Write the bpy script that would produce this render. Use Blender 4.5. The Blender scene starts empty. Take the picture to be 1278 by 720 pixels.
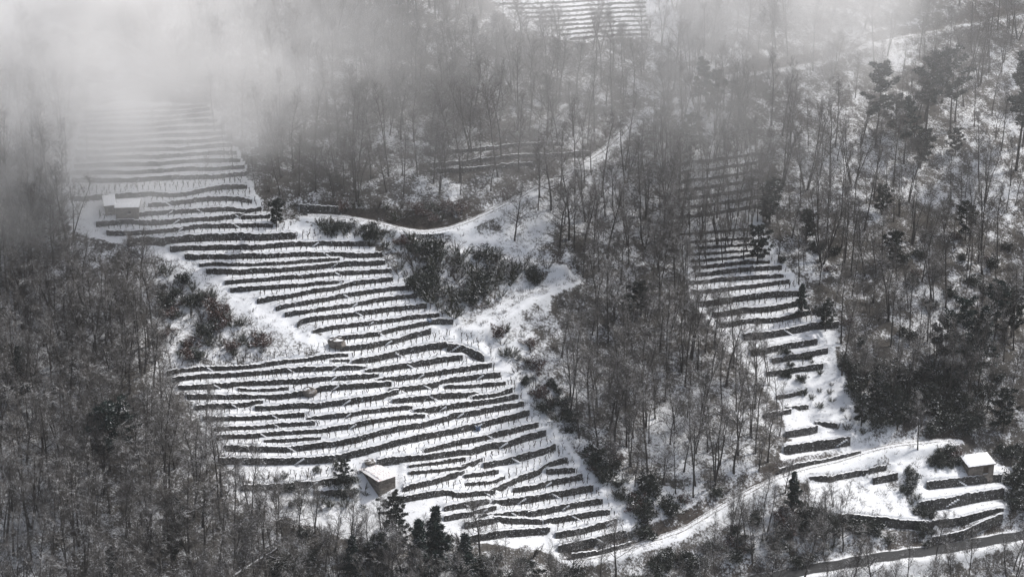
import bpy, math, random
import numpy as np
from mathutils import Vector, Matrix
random.seed(7); rng = np.random.default_rng(7)
R = math.radians
# ------------------------------------------------------------------ camera, world, sun
sc = bpy.context.scene
COL = sc.collection
PITCH = R(22.0); CAMZ = 112.4; HF = math.tan(R(13.3)); Y0 = 278.0
cam_d = bpy.data.cameras.new('camera'); cam = bpy.data.objects.new('camera', cam_d); COL.objects.link(cam)
cam.location = (0, 0, CAMZ); cam.rotation_euler = (math.pi/2 - PITCH, 0, 0)
cam_d.sensor_width = 36; cam_d.lens = 18/HF; cam_d.clip_start = 1; cam_d.clip_end = 3000
sc.camera = cam
SUN_DIR = Vector((0.60, 0.30, 0.76)).normalized()          # towards the sun: behind the slope, from the right
w = bpy.data.worlds.new('World'); sc.world = w; w.use_nodes = True
nt = w.node_tree; nt.nodes.clear()
sky = nt.nodes.new('ShaderNodeTexSky'); sky.sky_type = 'NISHITA'; sky.sun_disc = False
sky.sun_elevation = math.asin(SUN_DIR.z); sky.sun_rotation = math.atan2(SUN_DIR.x, SUN_DIR.y)
sky.altitude = 500; sky.air_density = 1.0; sky.dust_density = 4.0
hs = nt.nodes.new('ShaderNodeHueSaturation'); hs.inputs['Saturation'].default_value = 0.5   # thin overcast veils the blue
bg = nt.nodes.new('ShaderNodeBackground'); bg.inputs['Strength'].default_value = 0.13
wo = nt.nodes.new('ShaderNodeOutputWorld')
nt.links.new(sky.outputs[0], hs.inputs['Color']); nt.links.new(hs.outputs[0], bg.inputs['Color']); nt.links.new(bg.outputs[0], wo.inputs['Surface'])
sd = bpy.data.lights.new('sun', 'SUN'); sd.energy = 3.0; sd.angle = R(4.0); sd.color = (1.0, 0.975, 0.94)
so = bpy.data.objects.new('sun', sd); COL.objects.link(so); so.rotation_euler = SUN_DIR.to_track_quat('Z', 'Y').to_euler()
so.location = (0, 250, 150)
sc.view_settings.view_transform = 'Standard'; sc.view_settings.look = 'None'
sc.view_settings.exposure = 0.30; sc.view_settings.gamma = 1.0
sc.cycles.volume_bounces = 5; sc.cycles.max_bounces = 7; sc.cycles.diffuse_bounces = 2
sc.cycles.volume_step_rate = 2.0; sc.cycles.volume_max_steps = 48; sc.cycles.use_denoising = True
sc.cycles.transparent_max_bounces = 8

# ------------------------------------------------------------------ tagging
def tag(o, label=None, cat=None, group=None, kind=None):
    if label: o['label'] = label
    if cat: o['category'] = cat
    if group: o['group'] = group
    if kind: o['kind'] = kind
    return o
def mesh(name, V, F, mats=(), smooth=False, midx=None):
    me = bpy.data.meshes.new(name)
    V = np.asarray(V, dtype=np.float32)
    if isinstance(F, np.ndarray):
        n = F.shape[1]
        me.vertices.add(len(V)); me.vertices.foreach_set('co', V.ravel())
        me.loops.add(F.size); me.loops.foreach_set('vertex_index', F.ravel().astype(np.int32))
        me.polygons.add(len(F)); me.polygons.foreach_set('loop_start', np.arange(0, F.size, n, dtype=np.int32))
        me.polygons.foreach_set('loop_total', np.full(len(F), n, dtype=np.int32))
        me.update(calc_edges=True)
    else:
        me.from_pydata([tuple(v) for v in V.tolist()], [], F)
    for m in mats: me.materials.append(m)
    if midx is not None: me.polygons.foreach_set('material_index', np.asarray(midx, dtype=np.int32))
    me.polygons.foreach_set('use_smooth', np.full(len(me.polygons), bool(smooth)))
    me.update()
    return me
def obj(name, me, parent=None, loc=None, link=True):
    o = bpy.data.objects.new(name, me)
    if link: COL.objects.link(o)
    if parent is not None: o.parent = parent
    if loc is not None: o.location = loc
    return o
def empty(name, loc=(0, 0, 0), rz=0, s=1):
    o = bpy.data.objects.new(name, None); COL.objects.link(o); o.location = loc; o.rotation_euler = (0, 0, rz)
    o.scale = (s, s, s); o.empty_display_size = 0.3
    return o
ORD = lambda n: {1: 'first', 2: 'second', 3: 'third', 4: 'fourth', 5: 'fifth', 6: 'sixth', 7: 'seventh', 8: 'eighth', 9: 'ninth', 10: 'tenth',
                 11: 'eleventh', 12: 'twelfth'}.get(n, str(n) + ('st' if n % 10 == 1 and n != 11 else 'nd' if n % 10 == 2 and n != 12 else 'rd' if n % 10 == 3 and n != 13 else 'th'))

# ------------------------------------------------------------------ materials
def mat(name):
    m = bpy.data.materials.new(name); m.use_nodes = True
    t = m.node_tree; t.nodes.clear()
    out = t.nodes.new('ShaderNodeOutputMaterial')
    b = t.nodes.new('ShaderNodeBsdfPrincipled'); b.inputs['Roughness'].default_value = 0.9
    b.inputs['Specular IOR Level'].default_value = 0.15
    t.links.new(b.outputs[0], out.inputs[0])
    return m, t, b
def N(t, typ, **kw):
    n = t.nodes.new(typ)
    for k, v in kw.items():
        if k.startswith('_'): setattr(n, k[1:], v)
        else: n.inputs[k.replace('_', ' ')].default_value = v
    return n
def noise(t, vec, scale, detail=4, rough=0.6):
    n = N(t, 'ShaderNodeTexNoise', Scale=scale, Detail=detail, Roughness=rough)
    if vec is not None: t.links.new(vec, n.inputs['Vector'])
    return n.outputs['Fac']
def math_(t, op, a, b=None, c=None, clamp=False):
    n = t.nodes.new('ShaderNodeMath'); n.operation = op; n.use_clamp = clamp
    for i, x in enumerate((a, b, c)):
        if x is None: continue
        if hasattr(x, 'links'): t.links.new(x, n.inputs[i])
        else: n.inputs[i].default_value = x
    return n.outputs[0]
def maprange(t, v, a, b, c=0.0, d=1.0, smooth=False):
    n = t.nodes.new('ShaderNodeMapRange'); n.inputs['From Min'].default_value = a; n.inputs['From Max'].default_value = b
    n.inputs['To Min'].default_value = c; n.inputs['To Max'].default_value = d
    if smooth: n.interpolation_type = 'SMOOTHSTEP'
    t.links.new(v, n.inputs['Value']); return n.outputs[0]
def mixc(t, f, a, b):
    n = t.nodes.new('ShaderNodeMix'); n.data_type = 'RGBA'
    if hasattr(f, 'links'): t.links.new(f, n.inputs[0])
    else: n.inputs[0].default_value = f
    for i, x in ((6, a), (7, b)):
        if hasattr(x, 'links'): t.links.new(x, n.inputs[i])
        else: n.inputs[i].default_value = (*x, 1)
    return n.outputs[2]
SNOW = (0.84, 0.85, 0.87)
def world_pos(t): return t.nodes.new('ShaderNodeNewGeometry').outputs['Position']
def normal_z(t):
    g = t.nodes.new('ShaderNodeNewGeometry'); s = t.nodes.new('ShaderNodeSeparateXYZ'); t.links.new(g.outputs['True Normal'], s.inputs[0]); return s.outputs['Z']
def bump(t, b, h, strength, dist):
    n = N(t, 'ShaderNodeBump', Strength=strength, Distance=dist); t.links.new(h, n.inputs['Height']); t.links.new(n.outputs[0], b.inputs['Normal'])

def ground_mat():
    m, t, b = mat('snowy_ground'); p = world_pos(t)
    a = t.nodes.new('ShaderNodeAttribute'); a.attribute_name = 'snow'
    e = t.nodes.new('ShaderNodeAttribute'); e.attribute_name = 'earth'
    n1 = noise(t, p, 0.55, 4); n2 = noise(t, p, 3.2, 6, 0.7); n3 = noise(t, p, 11.0, 3, 0.7)
    mixn = math_(t, 'ADD', math_(t, 'MULTIPLY', n1, 0.30), math_(t, 'ADD', math_(t, 'MULTIPLY', n2, 0.40), math_(t, 'MULTIPLY', n3, 0.30)))
    # snow lies where coverage beats the noise
    d = math_(t, 'SUBTRACT', math_(t, 'ADD', math_(t, 'MULTIPLY', a.outputs['Fac'], 0.42), 0.29), mixn)
    f = maprange(t, d, -0.035, 0.055, 0, 1, True)
    lit = mixc(t, maprange(t, math_(t, 'ADD', math_(t, 'MULTIPLY', n3, 0.6), math_(t, 'MULTIPLY', n2, 0.4)), 0.38, 0.62), (0.014, 0.013, 0.0125), (0.128, 0.117, 0.106))
    ear = mixc(t, maprange(t, n2, 0.35, 0.65), (0.018, 0.015, 0.0135), (0.095, 0.080, 0.071))
    lit = mixc(t, e.outputs['Fac'], lit, ear)
    sn = mixc(t, n1, (0.76, 0.77, 0.79), SNOW)
    t.links.new(mixc(t, f, lit, sn), b.inputs['Base Color'])
    bump(t, b, mixn, 0.7, 0.25)
    return m
def snowtop_mat(name, c0, c1, scale, lo, hi, nscale=2.0, wiggle=0.5, pattern=None):
    """a coloured surface with snow caught on its upward faces"""
    m, t, b = mat(name); p = world_pos(t)
    n = noise(t, p, scale, 4, 0.65)
    base = mixc(t, maprange(t, n, 0.3, 0.7), c0, c1)
    nz = normal_z(t)
    ns = noise(t, p, nscale, 3, 0.7)
    s = math_(t, 'ADD', nz, math_(t, 'MULTIPLY', math_(t, 'SUBTRACT', ns, 0.5), wiggle*2))
    f = maprange(t, s, lo, hi, 0, 1, True)
    t.links.new(mixc(t, f, base, SNOW), b.inputs['Base Color'])
    return m, t, b
M = {}
M['ground'] = ground_mat()
def stone_mat(name, c0, c1, lo=0.55, hi=0.85, wiggle=0.45):
    m, t, b = snowtop_mat(name, c0, c1, 1.2, lo, hi, 4.0, wiggle)
    p = world_pos(t)
    mp = N(t, 'ShaderNodeMapping'); mp.inputs['Scale'].default_value = (2.2, 2.2, 5.0); t.links.new(p, mp.inputs[0])
    v = N(t, 'ShaderNodeTexVoronoi', Scale=1.0); t.links.new(mp.outputs[0], v.inputs['Vector'])
    src0 = b.inputs['Base Color'].links[0].from_socket
    src = mixc(t, maprange(t, noise(t, p, 5.0, 3, 0.75), 0.60, 0.66), src0, SNOW) if lo < 0.7 else src0
    hsv = N(t, 'ShaderNodeHueSaturation'); t.links.new(src, hsv.inputs['Color'])
    s = t.nodes.new('ShaderNodeSeparateColor'); t.links.new(v.outputs['Color'], s.inputs[0])
    t.links.new(maprange(t, s.outputs[0], 0, 1, 0.65, 1.25), hsv.inputs['Value'])
    # only the stone varies, not the snow: mix by upward face again
    nz = normal_z(t); f = maprange(t, nz, 0.45, 0.7)
    t.links.new(mixc(t, f, hsv.outputs[0], src), b.inputs['Base Color'])
    ed = N(t, 'ShaderNodeTexVoronoi', Scale=1.0); ed.feature = 'DISTANCE_TO_EDGE'; t.links.new(mp.outputs[0], ed.inputs['Vector'])
    bump(t, b, maprange(t, ed.outputs['Distance'], 0, 0.12), 0.8, 0.08)
    return m
M['stone'] = stone_mat('schist_stone', (0.040, 0.039, 0.039), (0.110, 0.106, 0.102))
M['hutstone'] = stone_mat('hut_stone', (0.15, 0.135, 0.12), (0.27, 0.24, 0.215), 0.75, 0.95, 0.2)
M['bark'], _, _ = snowtop_mat('bark', (0.032, 0.029, 0.028), (0.085, 0.078, 0.072), 2.0, 0.62, 0.95, 3.0, 0.35)
M['twig'], _, _ = snowtop_mat('twig', (0.066, 0.061, 0.058), (0.160, 0.147, 0.137), 0.25, 0.80, 1.15, 0.5, 0.6)
M['twig_red'], _, _ = snowtop_mat('red_brown_leaf', (0.045, 0.029, 0.026), (0.115, 0.064, 0.056), 1.5, 0.86, 1.10, 1.2, 0.40)
M['needle'], _, _ = snowtop_mat('needle', (0.016, 0.027, 0.026), (0.042, 0.060, 0.054), 1.2, 0.95, 1.12, 0.9, 0.36)
M['leaf'], _, _ = snowtop_mat('evergreen_leaf', (0.022, 0.027, 0.025), (0.058, 0.066, 0.056), 1.2, 0.93, 1.15, 0.8, 0.45)
M['broom'], _, _ = snowtop_mat('broom_stem', (0.030, 0.036, 0.026), (0.080, 0.082, 0.060), 1.0, 0.35, 0.8, 1.2, 0.6)
M['vine'], _, _ = snowtop_mat('vine_wood', (0.028, 0.022, 0.018), (0.060, 0.048, 0.040), 3.0, 0.95, 1.3, 3.0, 0.1)
m, t, b = mat('snow'); p = world_pos(t); n = noise(t, p, 2.0, 4)
t.links.new(mixc(t, n, (0.78, 0.79, 0.81), SNOW), b.inputs['Base Color']); bump(t, b, n, 0.4, 0.1); M['snow'] = m
m, t, b = mat('red_tile'); p = world_pos(t); n = noise(t, p, 3.5, 5, 0.75)
t.links.new(mixc(t, maprange(t, n, 0.32, 0.46), (0.36, 0.19, 0.165), (0.74, 0.72, 0.72)), b.inputs['Base Color']); M['tile'] = m
m, t, b = mat('dark_opening'); b.inputs['Base Color'].default_value = (0.02, 0.018, 0.016, 1); M['dark'] = m
m, t, b = mat('old_wood'); n = noise(t, world_pos(t), 6.0, 3); t.links.new(mixc(t, n, (0.05, 0.04, 0.032), (0.11, 0.09, 0.07)), b.inputs['Base Color']); M['wood'] = m
m, t, b = mat('blue_plastic'); n = noise(t, world_pos(t), 3.0, 3); t.links.new(mixc(t, n, (0.10, 0.14, 0.22), (0.18, 0.23, 0.33)), b.inputs['Base Color']); b.inputs['Roughness'].default_value = 0.5; M['blue'] = m
def track_mat(name, snow_c, rut_lo, asphalt=False):
    m, t, b = mat(name); p = world_pos(t)
    a = t.nodes.new('ShaderNodeAttribute'); a.attribute_name = 'across'
    n2 = noise(t, p, 2.6, 5, 0.7); n1 = noise(t, p, 0.5, 3)
    ax = math_(t, 'ABSOLUTE', math_(t, 'ADD', a.outputs['Fac'], math_(t, 'MULTIPLY', math_(t, 'SUBTRACT', n1, 0.5), 0.25)))
    if asphalt:
        f = maprange(t, math_(t, 'ADD', ax, math_(t, 'MULTIPLY', math_(t, 'SUBTRACT', n2, 0.5), 0.5)), 0.72, 0.92)
        base = mixc(t, n2, (0.032, 0.033, 0.035), (0.060, 0.061, 0.063))
        b.inputs['Roughness'].default_value = 0.6
    else:
        rut = maprange(t, math_(t, 'ABSOLUTE', math_(t, 'SUBTRACT', ax, 0.45)), 0.07, 0.17)
        f = math_(t, 'MULTIPLY', math_(t, 'ADD', rut, maprange(t, n2, rut_lo, rut_lo+0.22), clamp=True), maprange(t, noise(t, p, 6.0, 4, 0.75), 0.38, 0.47))
        base = mixc(t, n2, (0.05, 0.042, 0.035), (0.12, 0.10, 0.085))
    t.links.new(mixc(t, f, base, snow_c), b.inputs['Base Color']); bump(t, b, n2, 0.5, 0.1)
    return m
M['track'] = track_mat('rutted_snow_track', SNOW, 0.44)
M['asphalt'] = track_mat('wet_asphalt', SNOW, 0.5, True)

# ------------------------------------------------------------------ the lie of the land
CX = np.linspace(-400, 400, 3201)
_cp = np.interp(CX, [-400, -60, -49, -30, -10, 7, 16, 30, 55, 70, 400], [0.05, 0.08, 0.08, 0.16, 0.34, 0.50, 0.46, 0.32, 0.36, 0.42, 0.30])
_c = np.cumsum(_cp)*(CX[1]-CX[0]); _c -= np.interp(0, CX, _c)
def H0(x, y):
    x = np.asarray(x, float); y = np.asarray(y, float)
    u = y - Y0 - np.interp(x, CX, _c)
    # slope 0.53 low down, easing to 0.40 above
    s1, s2, k, u0 = 0.53, 0.40, 12.0, 30.0
    z = s2*u + (s1-s2)*(-k*np.log1p(np.exp(np.clip(-(u-u0)/k, -40, 40))) + u0)
    wob = 0.7*np.sin(x*0.11+0.6)*np.sin(y*0.09+1.1) + 0.35*np.sin(x*0.23+y*0.17) + 0.25*np.sin(x*0.07-y*0.21+2.0)
    return z + wob*0.8
F_ = np.array([0, math.cos(PITCH), -math.sin(PITCH)]); U_ = np.array([0, math.sin(PITCH), math.cos(PITCH)])
def rays(px, py):
    px = np.asarray(px, float); py = np.asarray(py, float)
    fx = (px-639)/639*HF; fy = (360-py)/639*HF
    return F_[None] + fx[:, None]*np.array([1., 0, 0])[None] + fy[:, None]*U_[None]
def ground(px, py):
    """where the ray through a pixel meets the smooth slope"""
    d = rays(np.atleast_1d(px), np.atleast_1d(py)); n = len(d)
    lo = np.full(n, 150.0); hi = np.full(n, 900.0)
    f = lambda t: CAMZ + t*d[:, 2] - H0(t*d[:, 0], t*d[:, 1])
    for _ in range(42):
        mid = (lo+hi)/2; above = f(mid) > 0
        lo = np.where(above, mid, lo); hi = np.where(above, hi, mid)
    return np.stack([lo*d[:, 0], lo*d[:, 1], CAMZ + lo*d[:, 2]], 1)
def project(P):
    P = np.atleast_2d(P).astype(float) - np.array([0, 0, CAMZ])
    dep = P@F_; return 639 + P[:, 0]/dep/HF*639, 360 - (P@U_)/dep/HF*639, dep
def poly_w(pts):
    p = np.array(pts, float); return ground(p[:, 0], p[:, 1])[:, :2]
def inside(poly, x, y):
    x = np.asarray(x); y = np.asarray(y); r = np.zeros(x.shape, bool); n = len(poly)
    for i in range(n):
        x1, y1 = poly[i]; x2, y2 = poly[(i+1) % n]
        if y1 == y2: continue
        c = ((y1 > y) != (y2 > y)) & (x < (x2-x1)*(y-y1)/(y2-y1)+x1)
        r ^= c
    return r
def fbm(x, y, seed=0, octaves=4, f=0.2):
    """cheap value noise"""
    r = np.zeros(np.shape(x)); a = 1.0; g = np.random.default_rng(seed); tot = 0
    for o in range(octaves):
        T = g.random((256, 256)); xx = np.asarray(x)*f + 31.7*o + 500; yy = np.asarray(y)*f + 17.3*o + 500
        xi = np.floor(xx).astype(int); yi = np.floor(yy).astype(int); tx = xx-xi; ty = yy-yi
        tx = tx*tx*(3-2*tx); ty = ty*ty*(3-2*ty)
        q = lambda i, j: T[(xi+i) % 256, (yi+j) % 256]
        r += a*((q(0, 0)*(1-tx)+q(1, 0)*tx)*(1-ty) + (q(0, 1)*(1-tx)+q(1, 1)*tx)*ty); tot += a; a *= 0.5; f *= 2.1
    return r/tot - 0.5

# ------------------------------------------------------------------ terrace walls, traced: (field, band height in px, points px)
WALLS = []
def tr(field, ox, oy, f, rows):
    for th, pts in rows:
        WALLS.append((field, th/f, [(ox+x/f, oy+y/f) for x, y in pts]))
A = lambda x, y: (200+x/6, 220+y/6)
def seq(*parts):
    out = []
    for ox, oy, f, pts in parts: out += [(ox+x/f, oy+y/f) for x, y in pts]
    return out
a_ = (200, 220, 6.0); b_ = (380, 280, 5.536); c_ = (0, 240, 3.0); d_ = (200, 420, 5.536); e_ = (400, 410, 5.536); f_ = (560, 520, 5.536); g_ = (426, 480, 3.0); h_ = (280, 540, 5.536)
i_ = (840, 280, 5.14); j_ = (900, 470, 5.14); k_ = (852, 480, 3.0); l_ = (80, 220, 7.1); q_ = (852, 240, 3.0)
def W(field, th, *parts): WALLS.append((field, th, seq(*[(p[0][0], p[0][1], p[0][2], p[1]) for p in parts])))
MV = 'main'
W(MV, 5.0, (l_, [(100, 190), (330, 180), (560, 165), (760, 150)]), (a_, [(100, 140), (200, 130), (330, 100), (470, 78), (625, 76)]))
W(MV, 5.0, (l_, [(790, 252)]), (a_, [(0, 210), (140, 195), (330, 168), (560, 165), (660, 180)]))
W(MV, 5.0, (l_, [(680, 335), (740, 325)]), (a_, [(0, 270), (200, 258), (370, 248), (560, 245), (640, 262), (730, 245)]))
W(MV, 5.5, (l_, [(330, 415), (560, 395), (700, 405), (800, 408)]), (a_, [(0, 345), (200, 325), (420, 315), (600, 295)]))
W(MV, 4.0, (a_, [(640, 305), (790, 300)]))
W(MV, 5.0, (l_, [(420, 500), (660, 500), (790, 492)]), (a_, [(0, 410), (120, 395), (280, 372), (420, 370), (560, 370), (820, 365)]))
W(MV, 9.0, (l_, [(600, 580), (720, 560)]), (a_, [(0, 485), (200, 465), (500, 450), (760, 455), (980, 445)]))
W(MV, 6.0, (a_, [(110, 535), (400, 530), (700, 530), (950, 510), (1080, 500)]), (b_, [(50, 135), (130, 128), (270, 130), (420, 128)]))
W(MV, 6.0, (a_, [(220, 598), (500, 602), (800, 595)]), (b_, [(0, 203), (200, 203), (350, 215), (515, 207)]))
W(MV, 4.5, (a_, [(330, 658), (700, 662), (960, 648)]), (b_, [(0, 253), (110, 248), (215, 241)]))
W(MV, 6.0, (a_, [(380, 705), (600, 712), (900, 700)]), (b_, [(0, 298), (100, 290), (200, 278), (350, 268), (530, 262)]))
W(MV, 5.0, (c_, [(860, 335), (1000, 325)]), (b_, [(0, 358), (100, 348), (210, 335), (350, 330), (580, 315)]))
W(MV, 5.0, (c_, [(880, 362), (1050, 352)]), (b_, [(0, 415), (100, 405), (250, 398)]))
W(MV, 5.5, (c_, [(980, 402), (1090, 386)]), (b_, [(0, 470), (100, 452), (215, 440), (330, 405), (450, 390), (580, 375)]))
W(MV, 5.5, (c_, [(1050, 428)]), (b_, [(0, 540), (150, 515), (300, 485), (450, 460), (600, 440), (715, 435)]))
W(MV, 5.0, (c_, [(1085, 452)]), (b_, [(0, 602), (150, 580), (330, 555), (500, 520), (650, 498), (750, 490)]))
W(MV, 5.8, (c_, [(1128, 484)]), (b_, [(0, 660), (200, 635), (390, 610), (600, 580), (820, 560)]))
W(MV, 5.2, (c_, [(1190, 515)]), (b_, [(150, 718), (350, 690), (550, 665), (720, 640), (900, 625)]))
W(MV, 5.5, (e_, [(100, 65), (250, 50), (400, 35)]), (b_, [(640, 715), (800, 688), (900, 670), (1000, 665)]))
W(MV, 6.8, (e_, [(170, 140), (350, 115), (500, 85), (620, 50), (740, 20)]))
W(MV, 8.0, (e_, [(250, 230), (400, 200), (600, 150), (750, 122), (890, 108)]))
W(MV, 11., (e_, [(905, 130), (980, 140), (1050, 165), (1105, 195)]))
W(MV, 7.0, (e_, [(340, 295), (500, 265), (700, 235), (850, 208), (950, 195)]))
W(MV, 6.2, (e_, [(430, 352), (600, 335), (800, 305), (1000, 275), (1160, 250)]))
W(MV, 6.5, (e_, [(500, 425), (650, 405), (800, 385), (900, 355), (1050, 335), (1218, 315)]))
W(MV, 4.5, (e_, [(890, 400), (1050, 395), (1218, 380), (1260, 375)]))
W(MV, 7.0, (e_, [(530, 495), (700, 480), (870, 460), (1060, 450)]))
W(MV, 9.0, (e_, [(1085, 480), (1218, 465)]), (g_, [(630, 25)]))
W(MV, 7.0, (e_, [(680, 570), (850, 545), (1000, 520), (1085, 510), (1218, 495)]), (g_, [(650, 45)]))
W(MV, 5.2, (d_, [(80, 240), (250, 220), (450, 215), (650, 205), (850, 170), (1000, 155), (1150, 135)]), (e_, [(0, 195), (160, 180)]))
W(MV, 3.0, (e_, [(80, 220), (220, 220)]))
W(MV, 5.8, (d_, [(120, 290), (300, 268), (500, 260), (700, 245), (900, 225)]), (e_, [(0, 272), (150, 270), (280, 268)]))
W(MV, 6.2, (d_, [(160, 350), (330, 340), (500, 330), (700, 318), (900, 308)]), (e_, [(0, 345), (200, 335), (380, 325)]))
W(MV, 4.0, (d_, [(570, 365), (700, 368), (860, 358)]))
W(MV, 6.5, (d_, [(220, 410), (400, 412), (600, 412), (720, 418), (860, 408), (1050, 380)]), (e_, [(0, 410), (150, 398), (300, 390), (460, 380)]))
W(MV, 5.5, (d_, [(280, 480), (400, 475), (540, 470), (680, 452)]))
W(MV, 6.5, (d_, [(690, 492), (900, 475)]), (e_, [(0, 525), (200, 500), (400, 470), (510, 440)]))
W(MV, 5.5, (d_, [(330, 562), (600, 560), (800, 545), (970, 535)]))
W(MV, 5.0, (d_, [(1040, 568)]), (e_, [(0, 610), (200, 590), (400, 560), (610, 545)]))
W(MV, 5.0, (d_, [(400, 632), (600, 625), (850, 605), (1040, 595)]))
W(MV, 5.5, (d_, [(420, 690), (650, 680), (850, 660), (1050, 650)]), (e_, [(0, 700), (200, 670), (400, 630), (690, 600)]))
W(MV, 4.2, (h_, [(310, 50), (450, 48), (640, 35)]))
W(MV, 7.0, (h_, [(40, 100), (200, 108), (400, 112), (560, 95)]), (g_, [(0, 215), (70, 200), (300, 150), (430, 112), (550, 92), (670, 70)]))
W(MV, 7.5, (h_, [(0, 185), (200, 190), (400, 190), (600, 185), (780, 170)]), (g_, [(130, 236), (260, 203), (400, 176), (550, 140), (690, 105)]))
W(MV, 7.0, (g_, [(330, 242), (450, 212), (600, 180), (725, 150)]))
W(MV, 7.8, (h_, [(1090, 195)]), (g_, [(225, 278), (320, 272), (402, 258), (480, 250), (560, 225)]), (f_, [(400, 185), (520, 145), (650, 110)]))
W(MV, 4.2, (g_, [(270, 301), (360, 290), (450, 277)]))
W(MV, 4.0, (g_, [(270, 326), (360, 320), (450, 310)]))
W(MV, 8.0, (f_, [(270, 330), (400, 300), (550, 262), (710, 215)]))
W(MV, 7.0, (f_, [(120, 335), (210, 305)]))
W(MV, 7.0, (g_, [(250, 385), (350, 360), (450, 330)]))
W(MV, 5.0, (f_, [(140, 402), (320, 378)]))
W(MV, 4.0, (f_, [(150, 458), (290, 447), (370, 420)]))
W(MV, 7.6, (f_, [(300, 515), (400, 470), (500, 420), (620, 375), (700, 325), (800, 295)]))
W(MV, 7.0, (f_, [(710, 374), (850, 368)]))
W(MV, 6.5, (g_, [(240, 425), (400, 400)]), (f_, [(60, 538), (170, 530), (280, 520)]))
W(MV, 7.0, (f_, [(480, 500), (600, 480), (720, 450), (900, 415)]))
W(MV, 8.0, (f_, [(340, 590), (500, 575), (650, 550), (800, 520), (975, 490)]))
W(MV, 7.5, (f_, [(0, 625), (120, 605), (250, 585)]))
W(MV, 6.5, (f_, [(0, 690), (150, 670), (250, 640), (310, 625)]))
W(MV, 6.5, (f_, [(250, 688), (430, 668), (570, 655)]))
W(MV, 7.6, (f_, [(580, 670), (700, 640), (850, 610), (1040, 580)]))
W(MV, 7.2, (f_, [(690, 718), (850, 690), (1000, 665), (1090, 655)]))
W(MV, 8.0, (g_, [(480, 522), (560, 508)]))
W(MV, 7.0, (g_, [(570, 502), (740, 512)]))
W(MV, 8.0, (g_, [(500, 572), (620, 552), (770, 542)]))
W(MV, 8.0, (g_, [(820, 558), (900, 545), (1020, 510)]))
W(MV, 8.0, (g_, [(830, 607), (950, 582), (1050, 555)]))
W(MV, 7.0, (g_, [(880, 640), (1000, 620), (1070, 600)]))
W(MV, 6.0, (h_, [(150, 372), (350, 366), (540, 352), (700, 332), (820, 320)]))
W(MV, 4.0, (h_, [(650, 408), (850, 396)]))
# rows that climb into the fog
for r, Y in enumerate([405, 423, 442, 462, 484, 508, 532, 556, 582, 608, 636, 664]):
    x1 = 760 + r*14; x0 = 330 - r*4
    WALLS.append((MV, 4.0+0.05*r, [(x/3, (Y + 10 - 22*((x-x0)/(x1-x0))**1.6 + 3*math.sin(x*0.02+r))/3) for x in np.linspace(x0, x1, 7)]))
RF = 'right'
for th, y0_ in ((3, 204), (3, 215), (3, 226), (3.2, 237), (3.4, 248), (3.4, 259), (3.4, 270)):
    WALLS.append((RF, th, [(850, y0_), (885, y0_-4), (920, y0_-9), (948, y0_-14)]))
tr(RF, 840, 280, 5.14, [(14, [(40, 60), (250, 45), (500, 28)]), (14, [(60, 110), (300, 98), (520, 88)]), (14, [(100, 150), (300, 140), (520, 125)]), (15, [(100, 190), (300, 178), (540, 165)]),
    (18, [(140, 232), (320, 218), (560, 195)]), (24, [(150, 270), (300, 260), (480, 240), (600, 240)]), (28, [(170, 318), (340, 300), (480, 285), (680, 275)]),
    (25, [(130, 372), (300, 350), (540, 335), (690, 330)]), (25, [(140, 430), (350, 410), (540, 390), (720, 365)]), (38, [(200, 505), (400, 475), (600, 450), (790, 440)]),
    (38, [(290, 575), (450, 550), (650, 535), (820, 500)]), (30, [(330, 640), (480, 615), (650, 610), (750, 590), (860, 565)]), (42, [(480, 715), (700, 690), (900, 650), (1040, 640)])])
tr(RF, 852, 240, 3.0, [(22, [(270, 597), (400, 572), (490, 560)]), (20, [(350, 625), (450, 608), (530, 592)]), (18, [(330, 675), (430, 660), (510, 650)])])
tr(RF, 900, 470, 5.14, [(25, [(380, 125), (460, 110), (530, 92)]), (28, [(300, 240), (430, 220)]), (26, [(440, 200), (540, 190)]), (45, [(440, 365), (500, 358), (600, 338)]), (30, [(630, 300), (715, 308)]),
    (60, [(430, 465), (600, 440), (810, 408)]), (34, [(400, 592), (540, 562), (700, 530), (870, 490)]), (32, [(590, 650), (720, 650), (740, 640), (880, 615)]), (34, [(930, 608), (1040, 580)]), (38, [(1000, 660), (1110, 635)])])
BR = 'corner'
tr(BR, 852, 480, 3.0, [(30, [(930, 372), (1020, 364), (1180, 348)]), (40, [(900, 452), (1000, 440), (1190, 405)]), (28, [(930, 520), (1050, 505), (1190, 470)]), (24, [(950, 577), (1050, 557), (1190, 492)]),
    (30, [(600, 495), (750, 508), (915, 525)])])
TF = 'top'
for r in range(14):
    yy = -22 + r*5.3
    x0 = 612 + max(0, r-4)*11; x1 = 803 + min(r, 12)*0.6
    WALLS.append((TF, 2.0, [(x, yy + 1.5*math.sin(x*0.03) - 0.035*(x-x0)) for x in np.linspace(x0, x1, 6)]))
FT_ = 'wood'
WALLS += [(FT_, 4.5, [(543, 205), (580, 202), (620, 197), (680, 194), (732, 190)]), (FT_, 4.0, [(545, 213), (600, 209), (660, 204)]), (FT_, 4.0, [(560, 189), (620, 184), (700, 179)]),
          (FT_, 7.0, [(380, 258), (420, 261)]), (FT_, 2.4, [(1070, 500), (1120, 492)])]
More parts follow.
